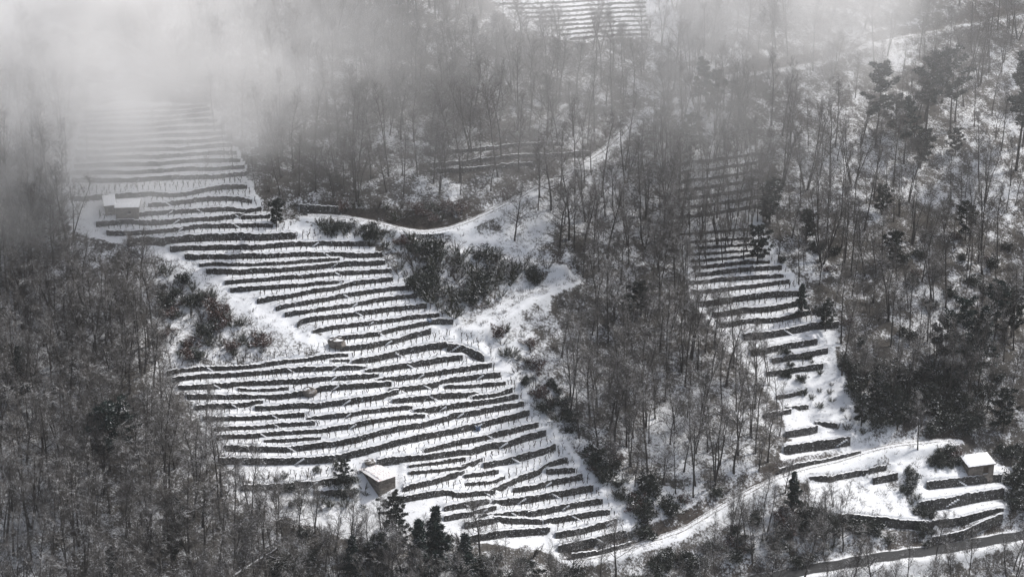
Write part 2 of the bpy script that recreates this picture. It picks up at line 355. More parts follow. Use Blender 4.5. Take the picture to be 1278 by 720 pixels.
# to the ground
WL = []
for field, th, pts in WALLS:
    p = np.array(pts); g = ground(p[:, 0], p[:, 1])
    o = np.argsort(g[:, 0]); g = g[o]
    dist = np.linalg.norm(g - np.array([0, 0, CAMZ]), axis=1).mean()
    scale = 639/HF/dist; ang = math.asin((CAMZ-g[:, 2].mean())/dist)
    hgt = 0.98*th/scale/math.cos(ang)
    if th > 3: g[0] += (g[0]-g[1])/np.linalg.norm(g[0]-g[1])*0.65; g[-1] += (g[-1]-g[-2])/np.linalg.norm(g[-1]-g[-2])*0.65
    WL.append(dict(field=field, x=g[:, 0], y=g[:, 1], a=hgt/2, px=p[:, 0].mean(), py=p[:, 1].mean(), len=g[-1, 0]-g[0, 0], d=dist))

# ------------------------------------------------------------------ tracks (px centre lines)
TRK = {
 'lower': (0.8, [(716, 699), (759, 692), (793, 682), (819, 673), (852, 662), (892, 637), (935, 613), (969, 597), (999, 585), (1039, 577), (1085, 562), (1119, 555), (1160, 552), (1195, 549)]),
 'road': (1.6, [(900, 733), (960, 720), (1052, 704), (1135, 690), (1245, 673), (1320, 662)]),
 'upper': (0.85, [(380, 268), (426, 270), (460, 275), (492, 284), (526, 291), (560, 286), (592, 274), (640, 250), (690, 225), (730, 202), (755, 186), (790, 152), (815, 130)]),
 'middle': (1.4, [(588, 408), (620, 391), (650, 372), (690, 354), (716, 344)]),
 'branch': (0.6, [(526, 296), (566, 311), (626, 320), (659, 327), (703, 331)]),
 'high': (0.7, [(905, 96), (962, 87), (1035, 73), (1092, 53), (1152, 41), (1212, 30), (1300, 12)]),
}
STRIP = [([(500, 345), (515, 360), (535, 382), (560, 408), (600, 443), (640, 490), (665, 520), (692, 555), (722, 592), (760, 630), (788, 658)], 1.75),
         ([(800, -20), (812, 15), (825, 38), (842, 58)], 1.6), ([(205, 308), (240, 325), (300, 368), (350, 398), (412, 432)], 1.3),
         ([(590, 405), (600, 425), (630, 470)], 1.4), ([(1030, 440), (1050, 500), (1085, 555)], 1.2), ([(400, 290), (450, 296)], 1.5), ([(175, 300), (215, 312)], 1.5), ([(425, 605), (440, 640), (480, 670)], 1.3)]
def dense(pts, step=0.5):
    g = poly_w(pts); s = np.concatenate([[0], np.cumsum(np.linalg.norm(np.diff(g, axis=0), axis=1))])
    q = np.arange(0, s[-1], step); x = np.interp(q, s, g[:, 0]); y = np.interp(q, s, g[:, 1])
    k = np.ones(7)/7
    xp = np.convolve(np.pad(x, 3, 'edge'), k, 'valid'); yp = np.convolve(np.pad(y, 3, 'edge'), k, 'valid')
    return np.stack([xp, yp], 1)
TRKW = {k: (hw, dense(p)) for k, (hw, p) in TRK.items()}
def near(line, X, Y, lim):
    """distance to a dense line and index of the nearest point, for grid points within lim"""
    D = np.full(X.shape, 1e9); I = np.zeros(X.shape, int)
    for i, (x, y) in enumerate(line):
        sx = slice(np.searchsorted(GX, x-lim), np.searchsorted(GX, x+lim)); sy = slice(np.searchsorted(GY, y-lim), np.searchsorted(GY, y+lim))
        d = np.hypot(X[sy, sx]-x, Y[sy, sx]-y); m_ = d < D[sy, sx]
        D[sy, sx] = np.where(m_, d, D[sy, sx]); I[sy, sx] = np.where(m_, i, I[sy, sx])
    return D, I
GX = np.concatenate([np.arange(-170, -82, 2.0), np.arange(-82, 92, 0.4), np.arange(92, 182, 2.0)])
GY = np.concatenate([np.arange(150, 222, 1.5), np.arange(222, 345, 0.2), np.arange(345, 400, 0.4), np.arange(400, 560, 3.0)])
X, Y = np.meshgrid(GX, GY)
Z0 = H0(X, Y); DEL = np.zeros_like(Z0)
NEARW = np.zeros_like(Z0)
for i, x in enumerate(GX):
    ws = []
    for w_ in WL:
        if w_['x'][0] - 0.8 < x < w_['x'][-1] + 0.8:
            e = min(x - (w_['x'][0]-0.8), (w_['x'][-1]+0.8) - x)/1.0
            ws.append((float(np.interp(x, w_['x'], w_['y'])), w_['a']*min(1, e)))
    if not ws: continue
    ws.sort(); by = []; bd = []
    for n_, (y, a) in enumerate(ws):
        prev = ws[n_-1][0] if n_ else -1e9; nxt = ws[n_+1][0] if n_+1 < len(ws) else 1e9
        if y - prev > 7: by.append(y-3.0); bd.append(0)
        if y - prev < 0.5: continue
        by += [y-0.01, y+0.19]; bd += [-a, a]
        if nxt - y > 7: by.append(y+3.0); bd.append(0)
    o = np.argsort(by, kind='stable'); DEL[:, i] = np.interp(GY, np.array(by)[o], np.array(bd)[o], left=0, right=0)
ZT = Z0 + DEL
snow = np.zeros_like(Z0); earth = np.zeros_like(Z0)
# forest floor: patchy snow over litter; open fields: full snow
PX, PY, _ = project(np.stack([X.ravel(), Y.ravel(), Z0.ravel()], 1)); PX = PX.reshape(X.shape); PY = PY.reshape(X.shape)
FIELDS = {
 'main': [(80, 235), (100, 130), (265, 130), (285, 180), (312, 228), (325, 258), (345, 275), (385, 288), (452, 298), (475, 318), (487, 345), (515, 355), (560, 405), (600, 443), (640, 490), (668, 522), (695, 555), (722, 592), (760, 632), (790, 662), (783, 688), (716, 697), (650, 680), (560, 668), (500, 672), (440, 660), (410, 632), (330, 612), (290, 578), (262, 545), (240, 500), (205, 462), (330, 455), (415, 436), (400, 418), (300, 362), (230, 318), (170, 305), (90, 290)],
 'right': [(845, 195), (945, 180), (950, 300), (985, 345), (1012, 395), (1050, 415), (1035, 450), (1045, 500), (1062, 545), (1112, 556), (1090, 590), (1125, 600), (1000, 605), (975, 590), (985, 560), (975, 510), (940, 470), (900, 430), (872, 390), (850, 330)],
 'corner': [(1138, 590), (1262, 582), (1262, 648), (1170, 678), (1160, 660), (1140, 630)],
 'meadow': [(1010, 598), (1060, 590), (1110, 600), (1160, 655), (1050, 648), (1015, 630)],
 'top': [(605, -60), (805, -60), (812, 45), (700, 52), (650, 38), (610, 0)],
 'roadside': [(1000, 700), (1140, 662), (1290, 655), (1300, 690), (960, 745)],
}
FIELDW = {k: poly_w(v) for k, v in FIELDS.items()}
nA = fbm(X, Y, 3, 4, 0.08); nB = fbm(X, Y, 5, 3, 0.5)
WX = X + 3.0*fbm(X, Y, 31, 3, 0.3); WY = Y + 3.0*fbm(X, Y, 32, 3, 0.3)
inf = np.zeros(X.shape, bool); infm = {}
for k, p in FIELDW.items():
    infm[k] = inside(p, WX, WY); inf |= infm[k]
snow = np.maximum(0.47 + 0.5*nA, 0.42) + 0.30*nB
snow = snow - 0.02*np.clip((PX-960)/120, 0, 1) - 0.07*np.clip((300-PY)/120, 0, 1)*np.clip((1000-PX)/150, 0, 1) - 0.06*np.clip((340-PX)/100, 0, 1)*np.clip((PY-380)/100, 0, 1)
snow = np.where(inf, 0.75 + 0.15*nB, snow)
for k in ('meadow', 'roadside'): snow = np.where(infm[k], 0.72 + 0.3*nB, snow)
BRIGHT = [([(560, 405), (720, 345), (720, 365), (660, 400), (650, 440), (700, 520), (790, 600), (850, 600), (870, 640), (790, 655)], 0.64), ([(205, 310), (412, 430), (330, 455), (205, 460)], 0.60),
          ([(380, 280), (520, 290), (600, 275), (640, 310), (520, 330), (460, 300)], 0.70), ([(800, -20), (830, -20), (860, 70), (830, 60)], 0.9), ([(1110, 550), (1190, 545), (1150, 600), (1110, 590)], 0.8), ([(860, 60), (930, 60), (920, 110), (870, 200), (850, 180)], 0.72),
          ([(300, 600), (420, 600), (500, 680), (420, 650), (320, 630)], 0.82), ([(620, 262), (720, 225), (740, 270), (640, 312)], 0.56)]
for p, v in BRIGHT:
    ip = inside(poly_w(p), X + 7*fbm(X, Y, 33, 3, 0.2), Y + 7*fbm(X, Y, 34, 3, 0.2)) & ~inf; snow = np.where(ip, np.maximum(snow, v + 0.3*nA), snow)
for n_st, (pts, hw) in enumerate(STRIP):
    L = dense(pts); D, I = near(L, X, Y, hw+3); k = np.clip((hw + 0.8 + 1.6*nB - D)/1.0, 0, 1); snow = np.maximum(snow, k*(0.74+0.35*nB if n_st else 0.86+0.15*nB))
for k, (hw, L) in TRKW.items():
    D, I = near(L, X, Y, hw+5)
    zc = H0(L[:, 0], L[:, 1]); zc = np.convolve(np.pad(zc, 6, 'edge'), np.ones(13)/13, 'valid')
    # the track follows its own grade, benched into the slope
    wgt = np.clip((hw + 1.5 - D)/1.3, 0, 1); wgt = wgt*wgt*(3-2*wgt)
    ZT = ZT*(1-wgt) + zc[I]*wgt
    up = (Y > L[I, 1]) & (D < hw+1.3) & (D > hw-0.1)
    snow = np.where(up, np.minimum(snow, {'lower': np.clip(0.36+(PX-980)/300, 0.36, 0.7), 'road': 0.5, 'upper': 0.45, 'high': 0.30}.get(k, 0.62) + 0.5*nB), snow); earth = np.where(up, 0.8, earth)
    dn = (Y <= L[I, 1]) & (D < hw+0.7); snow = np.where(dn, np.maximum(snow, {'high': 0.52, 'branch': 0.62}.get(k, 0.7)+0.3*nB), snow)
    if k == 'middle': snow = np.where(D < hw+0.3, 0.66+0.35*nB, snow)
    TRKW[k] = (hw, L, zc)
ip = inside(poly_w([(430, 256), (500, 262), (580, 270), (560, 283), (520, 285), (470, 272), (430, 268)]), X, Y)
snow = np.where(ip, 0.20+0.6*nB, snow); earth = np.where(ip, 0.7, earth)
rough = np.where(inf, 0.10, 0.45)
ZT = ZT + rough*fbm(X, Y, 9, 4, 0.45) + np.where(inf, 0.05, 0.12)*fbm(X, Y, 11, 2, 2.0)
ny, nx = X.shape
idx = np.arange(ny*nx).reshape(ny, nx)
Fq = np.stack([idx[:-1, :-1], idx[:-1, 1:], idx[1:, 1:], idx[1:, :-1]], -1).reshape(-1, 4)
me = mesh('hillside', np.stack([X.ravel(), Y.ravel(), ZT.ravel()], 1), Fq, [M['ground']], True)
at = me.attributes.new('snow', 'FLOAT', 'POINT'); at.data.foreach_set('value', snow.ravel().astype(np.float32))
at = me.attributes.new('earth', 'FLOAT', 'POINT'); at.data.foreach_set('value', earth.ravel().astype(np.float32))
hill = tag(obj('hillside', me), kind='structure')
def zt(x, y):
    x = np.atleast_1d(np.asarray(x, float)); y = np.atleast_1d(np.asarray(y, float))
    i = np.clip(np.searchsorted(GX, x)-1, 0, nx-2); j = np.clip(np.searchsorted(GY, y)-1, 0, ny-2)
    tx = (x-GX[i])/(GX[i+1]-GX[i]); ty = (y-GY[j])/(GY[j+1]-GY[j])
    return (ZT[j, i]*(1-tx)+ZT[j, i+1]*tx)*(1-ty) + (ZT[j+1, i]*(1-tx)+ZT[j+1, i+1]*tx)*ty
# track surfaces
for k, (hw, L, zc) in TRKW.items():
    if k in ('middle', 'branch', 'high'): continue           # only a bench in the ground under snow
    T = np.gradient(L, axis=0); T /= np.linalg.norm(T, axis=1)[:, None]; Nn = np.stack([-T[:, 1], T[:, 0]], 1)
    V = []; ac = []; n_ = 7
    for j, (p, q, z) in enumerate(zip(L, Nn, zc)):
        for s in np.linspace(-1, 1, n_):
            x, y = p + q*s*hw*(1 + 0.08*math.sin(j*0.7)); V.append((x, y, max(z, float(zt(x, y)[0])) + 0.05 - (0.22 if abs(s) == 1 else 0.0))); ac.append(s)
    m_ = len(L); id2 = np.arange(m_*n_).reshape(m_, n_)
    Fq = np.stack([id2[:-1, :-1], id2[1:, :-1], id2[1:, 1:], id2[:-1, 1:]], -1).reshape(-1, 4)
    me = mesh('track', V, Fq, [M['asphalt'] if k == 'road' else M['track']], True)
    if me.polygons[0].normal.z < 0: me.flip_normals()
    at = me.attributes.new('across', 'FLOAT', 'POINT'); at.data.foreach_set('value', np.array(ac, np.float32))
    tag(obj('road' if k == 'road' else 'track', me), kind='structure')

# ------------------------------------------------------------------ dry-stone walls
STEPS = [(b_, [(75, 130), (160, 195), (205, 275), (235, 335), (240, 415), (290, 495), (345, 555), (380, 615), (455, 695)]),
         (e_, [(420, 30), (465, 95), (535, 190), (620, 265), (690, 320), (740, 400), (780, 480), (840, 555), (960, 610), (1085, 670), (100, 270), (85, 340), (100, 430), (180, 510), (190, 590), (225, 670), (920, 120), (1100, 330)]),
         (f_, [(200, 55), (290, 110), (375, 180), (460, 290), (655, 365), (680, 450), (740, 540), (800, 630), (880, 690), (130, 600), (500, 580), (270, 560), (240, 640), (460, 660)]),
         (d_, [(400, 340), (520, 470), (800, 540), (810, 610), (720, 690), (350, 215), (910, 200)]), (a_, [(70, 200), (70, 275), (120, 335), (150, 395), (580, 390), (300, 250), (590, 300)]),
         (g_, [(970, 575), (1000, 530)]), (k_, [(1045, 362), (1000, 440)]), (j_, [(760, 425)]), (i_, [(740, 690)]), (h_, [(520, 185), (620, 330), (470, 100)])]
for w_ in WL: w_['steps'] = []
for (ox, oy, f), pts in STEPS:
    for x, y in pts:
        g = ground(ox+x/f, oy+y/f)[0]; best = None
        for w_ in WL:
            if w_['x'][0]+0.7 < g[0] < w_['x'][-1]-0.7:
                d = abs(np.interp(g[0], w_['x'], w_['y'])-g[1])
                if d < 1.3 and (best is None or d < best[0]): best = (d, w_)
        if best: best[1]['steps'].append(g[0])
FN = {'main': ('main vineyard', 'terrace walls of the main vineyard'), 'right': ('narrow strip at right', 'terrace walls of the right strip'), 'corner': ('plot below the right-hand hut', 'terrace walls below the right hut'),
      'top': ('vineyard at the top edge', 'terrace walls of the top vineyard'), 'wood': ('wooded slope', 'old walls in the wood')}
cnt = {}
for w_ in sorted(WL, key=lambda q: q['py']): 
    cnt[w_['field']] = cnt.get(w_['field'], 0)+1; w_['n'] = cnt[w_['field']]
sdir = 1
for w_ in WL:
    xs = np.arange(w_['x'][0], w_['x'][-1]+0.01, 0.22)
    ys = np.interp(xs, w_['x'], w_['y']) + 0.10*fbm(xs, xs*0, 21+w_['n'], 2, 0.4)
    h0 = H0(xs, ys); a = w_['a']; tap = np.minimum(1, np.minimum(xs-xs[0], xs[-1]-xs)/0.5*0.15+0.85)
    V = []; nr = 6; g_rng = np.random.default_rng(100+w_['n'])
    cop = 0.17*(g_rng.random(len(xs))-0.5) + 0.20*fbm(xs, xs*0+w_['n'], 61, 2, 0.9)
    for j in range(len(xs)):
        lo = h0[j]-a*tap[j]-0.35; hi = h0[j]+a*tap[j]+0.03+cop[j]
        prof = [(-0.34, 0.0), (-0.30, 0.35), (-0.25, 0.7), (-0.21, 1.0), (0.03, 1.02), (0.34, 0.72)]
        for r, (dy, tt) in enumerate(prof):
            jit = 0.10*(g_rng.random()-0.5) if r < 4 else 0
            V.append((xs[j]+0.06*(g_rng.random()-0.5), ys[j]+dy+jit, lo+(hi-lo)*tt))
    n_ = len(xs); id2 = np.arange(n_*nr).reshape(n_, nr)
    Fq = np.stack([id2[:-1, :-1], id2[1:, :-1], id2[1:, 1:], id2[:-1, 1:]], -1).reshape(-1, 4).tolist()
    Fq += [id2[0, ::-1].tolist()[::-1], id2[-1].tolist()]
    base = np.array([xs[n_//2], ys[n_//2], h0[n_//2]-a]); V = np.array(V)-base
    o = obj('terrace_wall', mesh('terrace_wall', V, Fq, [M['stone']]), None, base)
    nm, grp = FN[w_['field']]
    L_ = 'long' if w_['len'] > 20 else 'short' if w_['len'] < 8 else 'mid-length'
    tag(o, f'{L_} dark dry-stone terrace wall, {ORD(w_["n"])} from the top on the {nm}', 'wall', grp, 'thing')
    for sx in w_['steps']:
        sy = float(np.interp(sx, xs, ys)); zc = float(H0(sx, sy)); n_s = 7; V = []; F = []
        sdir = -sdir
        P = []
        for q in range(n_s+1):
            x_ = sx + sdir*(q/n_s-0.5)*1.5*a*2; z_ = zc - a + 2*a*q/n_s
            if q: P.append((x_, P[-1][1]))
            P.append((x_, z_ + 0.04))
        for x_, z_ in P:
            for dy, dz in ((-0.44, -0.14), (-0.44, 0), (-0.2, 0), (-0.2, -0.14)): V.append((x_-base[0], sy+dy-base[1], z_+dz-base[2]))
        for q in range(len(P)-1):
            k = 4*q
            for r in range(4): F.append([k+r, k+(r+1) % 4, k+4+(r+1) % 4, k+4+r])
        F += [[3, 2, 1, 0], [4*len(P)-4, 4*len(P)-3, 4*len(P)-2, 4*len(P)-1]]
        obj('steps', mesh('steps', V, F, [M['snow']]), o)
# ------------------------------------------------------------------ huts
def box(V, F, x0, x1, y0, y1, z0, z1):
    k = len(V); V += [(x0, y0, z0), (x1, y0, z0), (x1, y1, z0), (x0, y1, z0), (x0, y0, z1), (x1, y0, z1), (x1, y1, z1), (x0, y1, z1)]
    F += [[k, k+3, k+2, k+1], [k+4, k+5, k+6, k+7], [k, k+1, k+5, k+4], [k+1, k+2, k+6, k+5], [k+2, k+3, k+7, k+6], [k+3, k, k+4, k+7]]
def hut(px, py, wx, wy, hb, hf, rot, label, roofm, dz=0.0, door=None, window=None, side_window=None):
    """single-pitch stone hut: local x along the front, local y into the hill; hf front wall height, hb back wall height"""
    g = ground(px, py)[0]; root = empty('stone_hut', (g[0], g[1], float(zt(g[0], g[1])[0])+dz), rot)
    tag(root, label, 'hut', 'stone huts on the terraces')
    hx, hy, dp, tk = wx/2, wy/2, -1.6, 0.3
    pieces = [(-hx, hx, -hy, -hy+tk, hf), (-hx, hx, hy-tk, hy, hb)]
    for x0, x1, y0, y1, h in pieces:
        V = []; F = []
        if y0 < 0 and (door or window):                      # front wall is built round its openings
            cuts = sorted([(c-w2, c+w2, z0, z1) for c, w2, z0, z1 in [q for q in (door, window) if q]])
            cur = x0
            for a0, a1, z0, z1 in cuts:
                box(V, F, cur, a0, y0, y1, dp, h); box(V, F, a0, a1, y0, y1, z1, h)
                if z0 > 0: box(V, F, a0, a1, y0, y1, dp, z0)
                else: box(V, F, a0, a1, y0, y1, dp, 0)
                cur = a1
            box(V, F, cur, x1, y0, y1, dp, h)
        else: box(V, F, x0, x1, y0, y1, dp, h)
        obj('wall', mesh('wall', V, F, [M['hutstone']]), root)
    for s in (-1, 1):                                         # side walls with sloping tops
        x0, x1 = (-hx+0.003, -hx+tk) if s < 0 else (hx-tk, hx-0.003); y0, y1 = -hy+tk, hy-tk
        za = hf+(hb-hf)*tk/wy; zb = hb-(hb-hf)*tk/wy
        V = [(x0, y0, dp), (x1, y0, dp), (x1, y1, dp), (x0, y1, dp), (x0, y0, za), (x1, y0, za), (x1, y1, zb), (x0, y1, zb)]
        F = [[0, 3, 2, 1], [4, 5, 6, 7], [0, 1, 5, 4], [1, 2, 6, 5], [2, 3, 7, 6], [3, 0, 4, 7]]
        wl = obj('wall', mesh('wall', V, F, [M['hutstone']]), root)
        if side_window and s < 0:
            V = []; F = []; box(V, F, x0-0.03, x0+0.05, side_window-0.22, side_window+0.22, hf*0.42, hf*0.42+0.5); obj('window', mesh('window', V, F, [M['dark']]), wl)
    if door:
        c, w2, z0, z1 = door; V = []; F = []; box(V, F, c-w2, c+w2, -hy+0.16, -hy+0.22, 0, z1); obj('door', mesh('door', V, F, [M['wood']]), root)
    if window:
        c, w2, z0, z1 = window; V = []; F = []; box(V, F, c-w2, c+w2, -hy+0.18, -hy+0.22, z0, z1); obj('window', mesh('window', V, F, [M['dark']]), root)
    # roof slab and its snow, with an uneven edge
    nx_, ny_ = 14, 14; ov = 0.22
    def slab(z_off, th, grow, wob, seed):
        V = []; gr = np.random.default_rng(seed)
        for lay in (0, 1):
            for j in range(ny_+1):
                for i in range(nx_+1):
                    x = -hx-ov-grow+(wx+2*ov+2*grow)*i/nx_; y = -hy-ov-grow+(wy+2*ov+2*grow)*j/ny_
                    ed = i in (0, nx_) or j in (0, ny_)
                    z = hf+(hb-hf)*(y+hy)/wy + z_off + (th*(0.35 if ed else 1.0) if lay else 0) + (wob*(gr.random()-0.5) if lay else 0)
                    V.append((x+(wob*(gr.random()-0.5) if ed else 0), y+(wob*(gr.random()-0.5) if ed else 0), z))
        n1 = (nx_+1)*(ny_+1); F = []
        for j in range(ny_):
            for i in range(nx_):
                k = j*(nx_+1)+i; F.append([k, k+nx_+1, k+nx_+2, k+1]); F.append([n1+k, n1+k+1, n1+k+nx_+2, n1+k+nx_+1])
        per = [i for i in range(nx_+1)] + [(j+1)*(nx_+1)+nx_ for j in range(ny_)] + [ny_*(nx_+1)+i for i in range(nx_-1, -1, -1)] + [j*(nx_+1) for j in range(ny_-1, 0, -1)]
        for q in range(len(per)):
            a, c = per[q], per[(q+1) % len(per)]; F.append([a, c, n1+c, n1+a])
        return V, F
    V, F = slab(0.02, 0.10, 0, 0.02, 1); rf = obj('roof', mesh('roof', V, F, [roofm]), root)
    V, F = slab(0.125, 0.12, -0.04 if roofm is not M['tile'] else -0.36, 0.07, 2); obj('snow_cover', mesh('snow_cover', V, F, [roofm if roofm is M['tile'] else M['snow']]), rf)
    return root
hut(472, 597, 2.5, 4.2, 1.0, 1.1, R(36), 'stone hut with red tiles showing through its snowy roof, low in the main vineyard', M['tile'], -0.1, None, None, 0.6)
hut(1219, 588, 3.7, 2.5, 1.7, 1.35, R(15), 'small dark stone hut with thick white roof at lower right above the road', M['wood'], -0.25, (0.7, 0.4, 0, 1.1), None)
hut(160, 266, 3.1, 2.6, 1.65, 1.45, R(4), 'square stone hut with flat white roof at the misty upper left of the vineyard', M['wood'], -0.4, None, (0.3, 0.25, 0.5, 1.0))
hut(137, 262, 1.4, 2.6, 1.5, 1.0, R(14), 'narrow dark lean-to with strip of snow beside the misty upper left hut', M['wood'], 0.0, (0.0, 0.3, 0, 0.8), None)

# ------------------------------------------------------------------ tree prototypes
def frame(d):
    d = d/np.linalg.norm(d); a = np.array([0, 0, 1.]) if abs(d[2]) < 0.9 else np.array([1., 0, 0])
    u = np.cross(d, a); u /= np.linalg.norm(u); return u, np.cross(d, u)
class MB:
    def __init__(s): s.V = []; s.F = []; s.n = 0
    def tube(s, pts, rad, sides):
        pts = np.asarray(pts, float); k0 = s.n
        for i, p in enumerate(pts):
            d = pts[min(i+1, len(pts)-1)]-pts[max(i-1, 0)]; u, v = frame(d)
            if i == len(pts)-1 and rad[i] < 0.012: s.V.append(p); s.n += 1; tip = True
            else:
                tip = False
                for q in range(sides):
                    a = 2*math.pi*q/sides; s.V.append(p+rad[i]*(math.cos(a)*u+math.sin(a)*v)); s.n += 1
        for i in range(len(pts)-1):
            a = k0+i*sides; b = a+sides
            for q in range(sides):
                q2 = (q+1) % sides
                if i == len(pts)-2 and tip: s.F.append((a+q, a+q2, b))
                else: s.F.append((a+q, a+q2, b+q2)); s.F.append((a+q, b+q2, b+q))
    def tri(s, a, b, c): s.V += [a, b, c]; s.F.append((s.n, s.n+1, s.n+2)); s.n += 3
    def data(s): return np.array(s.V, np.float32), np.array(s.F, np.int32)
def wander(p, d, L, n, bend, up, g):
    pts = [np.array(p, float)]; d = np.array(d, float)/np.linalg.norm(d)
    for i in range(n):
        d = d + bend*g.normal(size=3) + np.array([0, 0, up]); d /= np.linalg.norm(d); pts.append(pts[-1]+d*L/n)
    return np.array(pts)
def along(pts, t):
    f = t*(len(pts)-1); i = min(int(f), len(pts)-2); return pts[i]+(pts[i+1]-pts[i])*(f-i), pts[i+1]-pts[i]
def bare_tree(seed, H, stems=1, r0=0.16, start=0.4, n1=14, n2=6, n3=7, ang=0.9, l1=0.30, spread=0.12, fine=1.0):
    g = np.random.default_rng(seed); T = MB(); C = MB()
    for s in range(stems):
        az = g.random()*6.28; lean = spread*(0.3+g.random()) if stems > 1 else spread*0.4*g.random()
        h = H*(1 if s == 0 else 0.7+0.3*g.random())
        tp = wander((0.15*math.cos(az)*(stems > 1), 0.15*math.sin(az)*(stems > 1), -0.4), (lean*math.cos(az), lean*math.sin(az), 1), h+0.4, 9, 0.055, 0.02, g)
        rr = r0*(1 if stems == 1 else 0.72)*np.linspace(1, 0.16, 10)**0.85; rr[0] *= 1.35
        T.tube(tp, rr, 6)
        N1 = max(5, int(n1/(1 if stems == 1 else stems**0.6)))
        for b in range(N1):
            t = start+(1-start)*((b+g.random())/N1)**0.9*0.99
            p, d = along(tp, t); az = b*2.4+g.random()
            el = ang*(0.75+0.5*g.random())*(1.15-0.75*(t-start)/(1-start))
            out = np.array([math.cos(az), math.sin(az), 0]); d1 = out*math.sin(el)+np.array([0, 0, 1])*math.cos(el)
            L1 = l1*h*(1.0-0.55*(t-start)/(1-start))*(0.7+0.6*g.random())
            r1 = np.interp(t, np.linspace(0, 1, 10), rr)*0.5
            bp = wander(p, d1, L1, 4, 0.14, 0.06, g)
            (T if r1 > 0.045 else C).tube(bp, np.linspace(r1, r1*0.28, 5), 4)
            for c in range(n2):
                t2 = 0.2+0.8*(c+g.random())/n2; p2, d2 = along(bp, min(t2, 0.99)); u, v = frame(d2); a2 = g.random()*6.28; d2 = d2/np.linalg.norm(d2)
                dd = d2*0.75+(math.cos(a2)*u+math.sin(a2)*v)*0.8+np.array([0, 0, 0.2]); L2 = L1*0.45*(0.6+0.7*g.random())
                cp = wander(p2, dd, L2, 2, 0.2, 0.05, g); C.tube(cp, [0.026*fine, 0.018*fine, 0.011], 3)
                for e in range(n3):
                    p3, d3 = along(cp, min(0.15+0.85*(e+g.random())/n3, 0.99)); u, v = frame(d3); a3 = g.random()*6.28; d3 = d3/np.linalg.norm(d3)
                    dd = d3*0.8+(math.cos(a3)*u+math.sin(a3)*v)*0.75+np.array([0, 0, 0.15]); dd /= np.linalg.norm(dd)
                    L3 = (0.35+0.55*g.random())*min(1.0, 0.10*H)
                    q3 = p3+dd*L3; w3 = frame(dd)[int(g.integers(2))]*0.012*fine
                    C.tri(p3-w3, p3+w3, q3)
                    for z in range(2):
                        pp = p3+(q3-p3)*(0.3+0.3*z+0.2*g.random()); ee = dd*0.7+g.normal(size=3)*0.5; ee /= np.linalg.norm(ee); w4 = frame(ee)[int(g.integers(2))]*0.009*fine
                        C.tri(pp-w4, pp+w4, pp+ee*L3*0.55)
    return T, C
def clump(C, c, r, n, g, size, flat=1.0):
    for _ in range(n):
        d = g.normal(size=3); d /= np.linalg.norm(d); p = c+d*r*(0.35+0.65*g.random())*np.array([1, 1, flat])
        e = d*0.8+g.normal(size=3)*0.6+np.array([0, 0, 0.25]); e /= np.linalg.norm(e); u, v = frame(e); w = (u if g.random() < 0.5 else v)*size*0.26
        C.tri(p-w, p+w, p+e*size*(0.6+0.8*g.random()))
def pine(seed, H, start=0.5, wide=0.2, dens=1.0, cone=False):
    g = np.random.default_rng(seed); T = MB(); C = MB()
    tp = wander((0, 0, -0.4), (0.03*g.normal(), 0.03*g.normal(), 1), H+0.4, 8, 0.025, 0.02, g); rr = 0.17*np.linspace(1, 0.15, 9); T.tube(tp, rr, 6)
    nb = int((26 if cone else 19)*dens)
    for b in range(nb):
        q = (b+g.random())/nb; t = start+(0.985-start)*q; p, d = along(tp, t); az = b*2.4+g.random()*0.8
        L = H*wide*((1.05-q) if cone else (0.45+0.75*math.sin(math.pi*min(1, q*0.85+0.12))))*(0.55+0.8*g.random())
        dd = np.array([math.cos(az), math.sin(az), (-0.12 if cone else 0.12)+0.45*q]); bp = wander(p, dd, L, 3, 0.12, 0.05, g); T.tube(bp, np.linspace(0.05, 0.015, 4), 3)
        for c in range(4 if not cone else 5):
            pc, _ = along(bp, min(0.99, 0.3+0.7*(c+g.random())/(4 if not cone else 5))); clump(C, pc+g.normal(size=3)*0.12, 0.42*(0.7+0.6*g.random())*H/11, 60, g, 0.34, 0.5)
    clump(C, tp[-1], 0.4, 50, g, 0.36)
    return T, C
def bush(seed, Rr, Hh, kind):
    g = np.random.default_rng(seed); T = MB(); C = MB()
    ns = 9 if kind != 'broom' else 26
    for s in range(ns):
        az = g.random()*6.28; el = 0.25+0.75*g.random(); d = np.array([math.cos(az)*math.sin(el), math.sin(az)*math.sin(el), math.cos(el)])
        L = Hh*(0.6+0.5*g.random()); bp = wander((0.2*math.cos(az), 0.2*math.sin(az), -0.15), d, L, 4, 0.16, 0.03, g)
        T.tube(bp, np.linspace(0.045, 0.012, 5), 3)
        if kind in ('leaf', 'red'):
            for c in range(7):
                pc, _ = along(bp, min(0.99, 0.25+0.75*(c+g.random())/7)); clump(C, pc+g.normal(size=3)*0.18*Rr, 0.30*Rr*(0.6+0.8*g.random()), 26, g, 0.24 if kind == 'leaf' else 0.20, 0.8)
        else:
            for c in range(30):
                pc, dc = along(bp, min(0.99, 0.15+0.85*g.random())); e = dc/np.linalg.norm(dc)*0.7+g.normal(size=3)*0.45+np.array([0, 0, 0.3]); e /= np.linalg.norm(e); w = frame(e)[int(g.integers(2))]*(0.022 if kind == 'broom' else 0.014)
                C.tri(pc-w, pc+w, pc+e*(0.3+0.5*g.random())*Rr*0.6)
    return T, C
PROTO = {}
